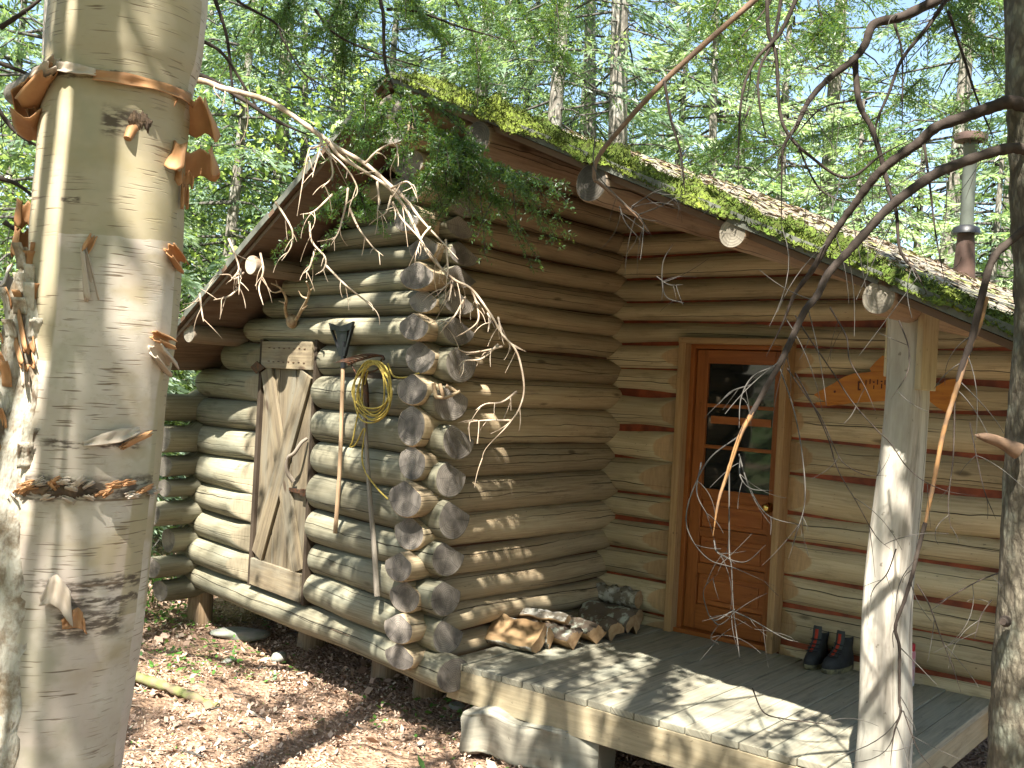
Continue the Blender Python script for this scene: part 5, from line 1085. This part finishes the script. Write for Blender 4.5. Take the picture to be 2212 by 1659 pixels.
def conifer(name, h, rad, z0, nb, mat, seed, tuft=.115, per=84, label='', cat='fir tree', rtop=.02, rbase=.11, dead=26):
    r = np.random.default_rng(seed); root = thing(name, label, cat, (0, 0, 0)); mb = MB()
    tp = [(.05*math.sin(z*.7+seed), .05*math.cos(z*.6+seed), z) for z in np.linspace(-.4, h, 16)]; mb.tube(tp, np.linspace(rbase, rtop, 16), 10); Q = []
    b2 = MB()
    for k in range(nb):
        f = k/nb; z = z0+(h-z0)*(f**.9)+r.normal(0, .1); a = k*2.4+r.normal(0, .4); L = rad*(1-f)**.75*r.uniform(.65, 1.15)+.25
        d = np.array([math.cos(a), math.sin(a), .12-.3*(1-f)]); base = np.array([0, 0, z]); 
        b2.tube([base, base+d*L*.5+np.array([0, 0, -.03*L]), base+d*L*.95+np.array([0, 0, -.22*L])], [.018, .011, .003], 5, cap=False)
        Q.append(frond_quads(r, base+d*L*.12, d, L*.95, .34, int(per*L)+10, tuft, .22))
        for q in range(int(L*2.2)):
            e = r.uniform(.3, .95); dd = d+np.array([-d[1], d[0], 0])*r.choice([-1, 1])*r.uniform(.5, 1.2); Q.append(frond_quads(r, base+d*L*e+np.array([0, 0, -.2*L*e*e]), dd, r.uniform(.3, .6)*min(1, L), .35, int(per*.4)+6, tuft, .3))
    for k in range(dead):
        z = r.uniform(.6, max(1.2, z0+1.5)); a = r.uniform(0, 6.28); L = r.uniform(.4, 1.5); d = np.array([math.cos(a), math.sin(a), r.uniform(-.3, .15)]); p = [np.array([0, 0, z])+d*L*e+np.array([0, 0, -.15*L*e*e])+r.normal(0, .02, 3)*(e > 0) for e in np.linspace(0, 1, 6)]; b2.tube(p, np.linspace(.012, .003, 6), 4, cap=False)
        for q in range(3): i = r.integers(1, 5); e = p[i]; v = r.normal(0, 1, 3); v[2] -= .4; v *= .25*L/np.linalg.norm(v); b2.tube([e, e+v*.5, e+v], [.004, .003, .002], 3, cap=False)
    mb.sm += b2.sm; mb.m += [1]*len(b2.f); mb.f += [tuple(i+mb.n for i in q) for q in b2.f]; mb.v += b2.v; mb.uv += b2.uv; mb.n += b2.n; mb.build('trunk', [M['bark_d'], M['twig_g']], root); quads_obj('crown', np.concatenate(Q), M[mat], root)
    return root
def broadleaf(name, h, rad, mat, seed, label, cat, ln=.075, nc=70, k=26):
    r = np.random.default_rng(seed); root = thing(name, label, cat, (0, 0, 0)); mb = MB(); cs = []
    for s in range(3 if h < 4 else 1):
        lean = r.normal(0, .12, 2); top = np.array([lean[0]*h, lean[1]*h, h*r.uniform(.8, 1)]); mb.tube(smooth_path([(0, 0, -.2), (lean[0]*h*.3, lean[1]*h*.4, h*.45), top], 10), np.linspace(.012*h**.8, .006, 10), 7)
        for q in range(nc//(3 if h < 4 else 1)):
            e = r.uniform(.25, 1.0); p = np.array([lean[0]*h*e, lean[1]*h*e, h*e*.98]); a = r.uniform(0, 6.28); L = rad*r.uniform(.15, 1)*(1.1-abs(e-.6)); t_ = p+np.array([math.cos(a)*L, math.sin(a)*L, r.normal(.05, .12)*L]); mb.tube([p, (p+t_)/2+np.array([0, 0, .04*L]), t_], [.007, .005, .002], 4, cap=False); cs.append(t_)
    mb.build('stems', M['twig_g'], root); quads_obj('leaves', leaf_cloud(r, np.array(cs), k, .16*rad**.5, ln), M[mat], root); return root
def place(proto, x, y, sc, rot, label, group, first):
    o = proto if first else proto.copy()
    if not first:
        COL.objects.link(o)
        for ch in proto.children:
            c = ch.copy(); COL.objects.link(c); c.parent = o
    o.location = (x, y, float(gz(x, y))-.05); o.scale = (sc, sc, sc*random.uniform(.92, 1.1)); o.rotation_euler = (random.uniform(-.03, .03), random.uniform(-.03, .03), rot); o['label'] = label; o['group'] = group
    return o
GF, GB_, GS, GD = 'green firs of the forest behind the cabin', 'bright yellow-green firs behind the roof', 'leafy saplings of the undergrowth', 'tall bare-stemmed spruces of the forest'
LF = 'dark green fir standing in the sunlit forest behind the cabin'; LBR = 'bright yellow-green young fir catching the sun in the forest behind the cabin'; LS = 'low sapling with lime green broad leaves in the undergrowth behind the cabin'; LT = 'tall grey-trunked spruce with a thin high crown in the forest behind the cabin'
protos = {
 'f1': conifer('fir_tree', 9.0, 1.5, 1.3, 95, 'fir1', 1, label=LF), 'f2': conifer('fir_tree', 7.0, 1.45, .6, 85, 'fir3', 2, label=LF), 'b1': conifer('young_fir', 6.2, 1.55, .5, 85, 'fir2', 3, label=LBR), 'b2': conifer('young_fir', 4.6, 1.3, .3, 70, 'fir2', 4, label=LBR),
 't1': conifer('tall_spruce', 15.0, 1.7, 5.0, 80, 'fir1', 5, label=LT, cat='spruce tree', rbase=.15, dead=60, per=70), 't2': conifer('tall_spruce', 13.0, 1.5, 3.6, 80, 'fir3', 6, label=LT, cat='spruce tree', rbase=.13, dead=60, per=70),
 's1': broadleaf('leafy_sapling', 2.6, .9, 'decid', 7, LS, 'sapling'), 's2': broadleaf('leafy_sapling', 1.7, .8, 'decid', 8, LS, 'sapling', nc=60), 's3': broadleaf('leafy_sapling', 5.2, 1.6, 'decid', 9, LS, 'sapling', nc=150, k=24)}
used = set(); spots = []
GRP = {'f': (LF, GF), 'b': (LBR, GB_), 't': (LT, GD), 's': (LS, GS)}
def put(kind, x, y, sc=1.0):
    f = kind not in used; used.add(kind); l, g = GRP[kind[0]]; spots.append((x, y)); return place(protos[kind], x, y, sc, random.uniform(0, 6.28), l, g, f)
def pol(px, d): q = P(px, 800, d); return q[0], q[1]
for px, d, kd, sc in [(1340, 13.0, 't1', 1.1), (1150, 12.5, 't2', 1.0), (1275, 15.5, 't2', 1.1), (1010, 14.5, 't1', 1.0), (560, 12.5, 't2', 1.0), (720, 13.5, 't1', 1.0), (1760, 14.5, 't1', 1.0), (2010, 13.5, 't2', 1.1),
        (1520, 13.2, 'b1', 1.15), (1660, 14.0, 'b1', 1.2), (1450, 15.5, 'b1', 1.3), (1850, 12.5, 'b1', 1.0), (1980, 14.0, 'b2', 1.2), (2120, 12.0, 'b2', 1.1), (1590, 16.5, 'b1', 1.4),
        (470, 11.5, 'f2', 1.0), (640, 12.8, 'f2', 1.0), (380, 14.0, 'f2', .9), (820, 15.0, 'f1', 1.0), (930, 16.5, 'f2', 1.2), (1080, 17.0, 'f1', 1.1), (1230, 18.0, 'f2', 1.1), (60, 8.5, 'f2', .9), (-60, 10.0, 'f1', 1.0), (260, 12.0, 'f1', 1.0), (20, 13.0, 'f2', 1.1), (2250, 15.0, 'f2', 1.2), (2340, 12.0, 'f1', 1.0),
        (440, 12.6, 's1', 1.0), (520, 12.2, 's3', .8), (380, 13.5, 's1', 1.2), (330, 13, 's2', 1.0), (300, 12.6, 's1', 1.0), (120, 10.5, 's1', 1.1), (20, 8.0, 's1', .9), (-40, 9.0, 's3', .8), (600, 12.0, 's3', 1.0), (20, 11.5, 's3', 1.0), (350, 14.0, 's3', 1.0), (240, 15.0, 's3', 1.1)]:
    x, y = pol(px, d); put(kd, x, y, sc)
rf = random.Random(77); tries = 0
while len(spots) < 84 and tries < 6000:
    tries += 1; d = 11+42*rf.random()**.85; az = rf.uniform(-.78, .72); x, y = d*math.sin(az), d*math.cos(az)
    if x > -4.2 and y < 12.2 and x < 7.0 or y < 5: continue
    if min((x-a)**2+(y-b)**2 for a, b in spots) < (1.1+d*.02)**2: continue
    rr_ = rf.random(); right = x > 1.0+y*.06
    kd = (['b1', 'b2', 'f2', 't1', 't2', 'b1'] if right else ['f1', 'f2', 't1', 't2', 'b1', 's1'])[int(rr_*6)] if d < 30 else ['f1', 'f2', 't1', 't2', 'b1', 'f2'][int(rr_*6)]
    put(kd, x, y, rf.uniform(.8, 1.25))
# the same wood goes on around the viewer; its crowns hem in the clearing
back_l = {'f': ('dark green fir of the wood behind the viewer', 'firs behind the viewer'), 't': ('tall grey-trunked spruce of the wood behind the viewer', 'spruces behind the viewer')}
for k in range(34):
    az = rf.uniform(1.75, 2*math.pi-1.75); d = rf.uniform(7.5, 20); x, y = d*math.sin(az), d*math.cos(az); kd = ['f1', 'f2', 't1', 't2'][k % 4]
    if kd[0] == 'f' and d < 9: kd = 't2'
    if k < 4: x, y = [(-4.6, .6), (-6.6, 1.0), (-4.9, 2.4), (4.6, 2.2)][k]; kd = ['t2', 'f1', 'f2', 't2'][k]
    hh_ = {'f1': 9, 'f2': 7, 't1': 15, 't2': 13}[kd]; al = x*(-.28)+y*(-.96)      # keep the sun's path to the clearing open
    if al > 0 and abs(x*.96-y*.28) < 4.5 and hh_ > (al+2)*1.45: continue
    place(protos[kd], x, y, rf.uniform(.9, 1.15), rf.uniform(0, 6.28), *back_l[kd[0]], False)
# far wood that closes the view between the stems
Q = []; r = np.random.default_rng(5)
for k in range(260):
    az = r.uniform(-.85, .8); d = r.uniform(52, 75); c = np.array([d*math.sin(az), d*math.cos(az), 0.0]); hh = r.uniform(3, 9); cs = c+np.stack([r.normal(0, 1.2, 40), r.normal(0, 1.2, 40), hh*r.random(40)**.8], 1); Q.append(leaf_cloud(r, cs, 5, .7, .75))
o = quads_obj('distant_woods', np.concatenate(Q), M['fir1']); tag(o, 'far green wood closing the view between the forest trunks', 'woods', kind='stuff')

# ================================================================== unseen crowns overhead, leaves added to throw chosen shade on the clearing
e1 = np.cross(SUN_DIR, [0, 0, 1.0]); e1 /= np.linalg.norm(e1); e2 = np.cross(SUN_DIR, e1)
def wanted_sun(x, y, surf):
    """how much sun is wanted at the place seen at (x, y)"""
    f = np.full(x.shape, .05); blob = lambda cx, cy, rx, ry, v, s_=None: np.maximum(f, np.where(((x-cx)/rx)**2+((y-cy)/ry)**2 < 1, v, 0)*(1.0 if s_ is None else (surf == s_)))
    # porch boards
    for b in ((1590, 1525, 130, 60, .97), (1680, 1500, 70, 40, .97), (1500, 1560, 60, 40, .95), (1790, 1620, 90, 50, .9), (1340, 1520, 55, 32, .8), (1240, 1490, 45, 20, .5), (1040, 1420, 75, 28, .8), (1130, 1440, 60, 24, .4), (1160, 1500, 60, 18, .4), (1300, 1440, 90, 26, .28)): f = blob(*b, 1)
    # ground
    for b in ((620, 1610, 330, 62, .95), (420, 1540, 120, 60, .9), (780, 1520, 120, 40, .55), (850, 1600, 120, 50, .7), (330, 1270, 60, 26, .9), (380, 1660, 140, 50, .95), (1000, 1640, 60, 40, .6), (1150, 1640, 170, 60, .8), (640, 1440, 130, 40, .35), (330, 1400, 60, 30, .3)): f = blob(*b, 2)
    # gable wall
    for b in ((760, 1120, 60, 40, .5), (790, 1210, 60, 45, .5), (800, 1290, 60, 45, .55), (810, 1390, 90, 40, .6), (455, 1290, 16, 40, .9), (610, 1020, 16, 60, .7), (610, 1220, 18, 50, .5), (790, 700, 45, 16, .8), (815, 745, 30, 14, .5), (760, 590, 50, 30, .3), (455, 1090, 14, 20, .6), (720, 1330, 40, 30, .35)): f = blob(*b, 3)
    # log ends of the corner and the porch side wall
    for b in ((960, 1160, 40, 180, .55), (880, 1150, 40, 200, .35), (940, 760, 60, 60, .4), (1200, 1240, 60, 14, .7), (1180, 1310, 60, 30, .5), (1090, 760, 30, 14, .3)): f = blob(*b, 4)
    return f
def cast(pts):
    """first surface of the clearing that the sunlight through pts would meet: (row data, kind)"""
    n = len(pts); best = np.full(n, 1e9); surf = np.zeros(n, int); D_ = -SUN_DIR
    def upd(t_, ok, k):
        m_ = ok & (t_ > 0) & (t_ < best); best[m_] = t_[m_]; surf[m_] = k
    t_ = (-.43-pts[:, 2])/D_[2]; upd(t_, np.ones(n, bool), 2)
    t_ = (0-pts[:, 2])/D_[2]; q = pts+D_*t_[:, None]; s_ = (q[:, :2]-DK)@dB; e_ = (q[:, :2]-DK)@dA; upd(t_, (s_ > 0) & (s_ < DW) & (e_ > -.05) & (e_ < DD), 1)
    for P0, d_, nn, s0, s1, zt, k in ((PL, dL, nL, -.2, 3.3, 2.3, 3), (PA, dA, nA, -.3, 1.8, 2.4, 4)):
        den = D_[:2]@nn; t_ = ((P0-pts[:, :2])@nn)/den; q = pts+D_*t_[:, None]; s_ = (q[:, :2]-P0)@d_; upd(t_, (s_ > s0) & (s_ < s1) & (q[:, 2] > -.3) & (q[:, 2] < zt), k)
    for zf, side_ in ((rR, 1), (rL, -1)):      # roof slopes
        c0 = zf(0, 0); cxx = zf(1, 0)-c0; cyy = zf(0, 1)-c0; t_ = (c0+cxx*pts[:, 0]+cyy*pts[:, 1]-pts[:, 2])/(D_[2]-cxx*D_[0]-cyy*D_[1]); q = pts+D_*t_[:, None]; e_ = (q[:, :2]-APEX)@dA; s_ = (q[:, :2]-APEX)@(dB if side_ > 0 else _e/np.linalg.norm(_e)); upd(t_, (e_ > -.05 if side_ > 0 else s_ > 0) & (e_ < 4.5 if side_ > 0 else (q[:, :2]-APEX)@np.array([_e[1], -_e[0]])*-1 > -99) & (s_ > -.05) & (s_ < 3.5), 5)
    return pts+D_*best[:, None], surf
r = np.random.default_rng(99); NC = 150000
ab = np.stack([r.uniform(-4.2, 4.2, NC), r.uniform(-9.5, 9.5, NC)], 1)
hgt = r.uniform(3.6, 8.5, NC); base = e1*ab[:, :1]+e2*ab[:, 1:]
pts = base+SUN_DIR*((hgt-base[:, 2])/SUN_DIR[2])[:, None]+np.array([0, 0, 0])
hit, surf = cast(pts); xx, yy = proj(hit); front = hit[:, 1] > .5
inframe = front & (xx > -150) & (xx < 2360) & (yy > -100) & (yy < 1800)
L = wanted_sun(xx, yy, surf); L = np.where(inframe, L, .3); L = np.where(surf == 5, .85, L)
nz = np.sin(hit[:, 0]*9+np.sin(hit[:, 1]*7)*2)*np.sin(hit[:, 1]*8+hit[:, 2]*9+np.sin(hit[:, 0]*5)*2)
L = np.clip(L*(1+.55*nz), 0, 1)
Aleaf = .0021; area = 8.4*19.0; need = -np.log(np.clip(1-(1-L), .02, 1)); keep = r.random(NC) < need*area/(NC*Aleaf)
bq = bp[(bp[:, 2] > .3) & (bp[:, 2] < 2.7)]; sb = np.stack([bq[:, :3]@e1, bq[:, :3]@e2], 1)
sp0 = np.stack([pts@e1, pts@e2], 1); onb = (((sp0[:, None, :]-sb[None, ::3, :])**2).sum(2) < .15**2).any(1); L = np.where(onb, .2*(1+.9*nz).clip(0, 2), L); need = -np.log(np.clip(L, .02, 1)); keep = r.random(NC) < need*area/(NC*Aleaf)
px_, py_ = proj(pts); keep &= ~((pts[:, 1] > .3) & (py_ > -60) & (px_ > -200) & (px_ < 2400))     # never within the view itself
keep &= (pts[:, 1] < 5.4) & (pts[:, 1] > -6.5)
# leaves cut away so pale branch, birch parts and post stay sunlit
def sunplane(q): return np.stack([q@e1, q@e2], 1)
clear = [sunplane(np.concatenate(LP))]
birch_l = np.array([on_birch(x, y) for x, y in ((180, 300), (150, 380), (110, 870), (200, 1250), (90, 1520), (300, 640))]); post_l = np.array([P(x, y, 4.3) for x, y in ((1940, 970), (1915, 1080), (1910, 1280), (1890, 1380), (1880, 1440), (1900, 1340), (1905, 640))])
kill = np.zeros(NC, bool)
for C_, rad in ((clear[0][::3], .055), (sunplane(birch_l), .05), (sunplane(post_l), .06)):
    for c_ in C_: kill |= ((sp0-c_)**2).sum(1) < rad*rad
keep &= ~kill
C = pts[keep]; m_ = len(C); d = r.normal(0, 1, (m_, 3)); d[:, 2] -= .3; d /= np.linalg.norm(d, axis=1)[:, None]; w = np.cross(d, r.normal(0, 1, (m_, 3))); w /= np.linalg.norm(w, axis=1)[:, None]; l = r.uniform(.055, .09, m_)[:, None]
Qc = np.stack([C-d*l*.5, C+w*l*.42, C+d*l*.5, C-w*l*.42], 1)
isb = C[:, 0] < .55
def crown(par, mask, trunk_top, name, mat, seed):
    rr2 = np.random.default_rng(seed); cc = C[mask]; mb = MB(); idx = rr2.choice(len(cc), min(46, len(cc)), replace=False)
    for i in idx:
        e = cc[i]; b_ = np.array([trunk_top[0], trunk_top[1], max(trunk_top[2], e[2]-rr2.uniform(.6, 1.6))]); mid = (b_+e)/2+rr2.normal(0, .12, 3); pth = smooth_path([b_, mid, e], 12); qx, qy = proj(pth)
        if ((pth[:, 1] > .3) & (qy > -30) & (qx > -100) & (qx < 2300)).any(): continue
        mb.tube(pth, np.linspace(.022, .004, 12), 5, cap=False)
    mb.build('shade_limbs', M['twig_d'], par); quads_obj(name, Qc[mask], M[mat], par)
crown(birch, isb, np.array([bp[0, 0], bp[0, 1], 3.4]), 'crown', 'shade_leaf', 1); crown(spruce, ~isb, np.array([spp[0, 0], spp[0, 1], 3.4]), 'crown', 'shade_leaf', 2)  # leaf clouds out of view, added and shaped to shade chosen spots
# two more forest trunks behind the camera; their shadows fall across the litter and the porch boards
for k, (x, y, rb, lab) in enumerate(((.745-.28*6.6, 5.14-.96*6.6, .15, 'tall spruce behind the viewer shading the porch boards'), (-1.0-.30*6.2, 5.4-.95*6.2, .10, 'slender spruce behind the viewer shading the leaf litter'))):
    tr_ = thing('spruce_tree', lab, 'spruce tree', (x, y, float(gz(x, y)))); mb = MB(); mb.tube(smooth_path([(x, y, -.6), (x+.05, y, 4), (x-.05, y+.05, 9), (x, y, 14)], 24), np.linspace(rb, rb*.5, 24), 14); Q = []
    for q in range(26):
        z = rng.uniform(9.5, 13.8); a = rng.uniform(0, 6.28); Lb = rng.uniform(.5, 1.4); d_ = np.array([math.cos(a), math.sin(a), -.2]); mb.tube([(x, y, z), np.array([x, y, z])+d_*Lb], [.015, .004], 4, cap=False); Q.append(frond_quads(rng, np.array([x, y, z]), d_, Lb, .35, 40, .13, .2))
    mb.build('trunk', M['bark_d'], tr_); quads_obj('crown', np.concatenate(Q), M['fir1'], tr_)
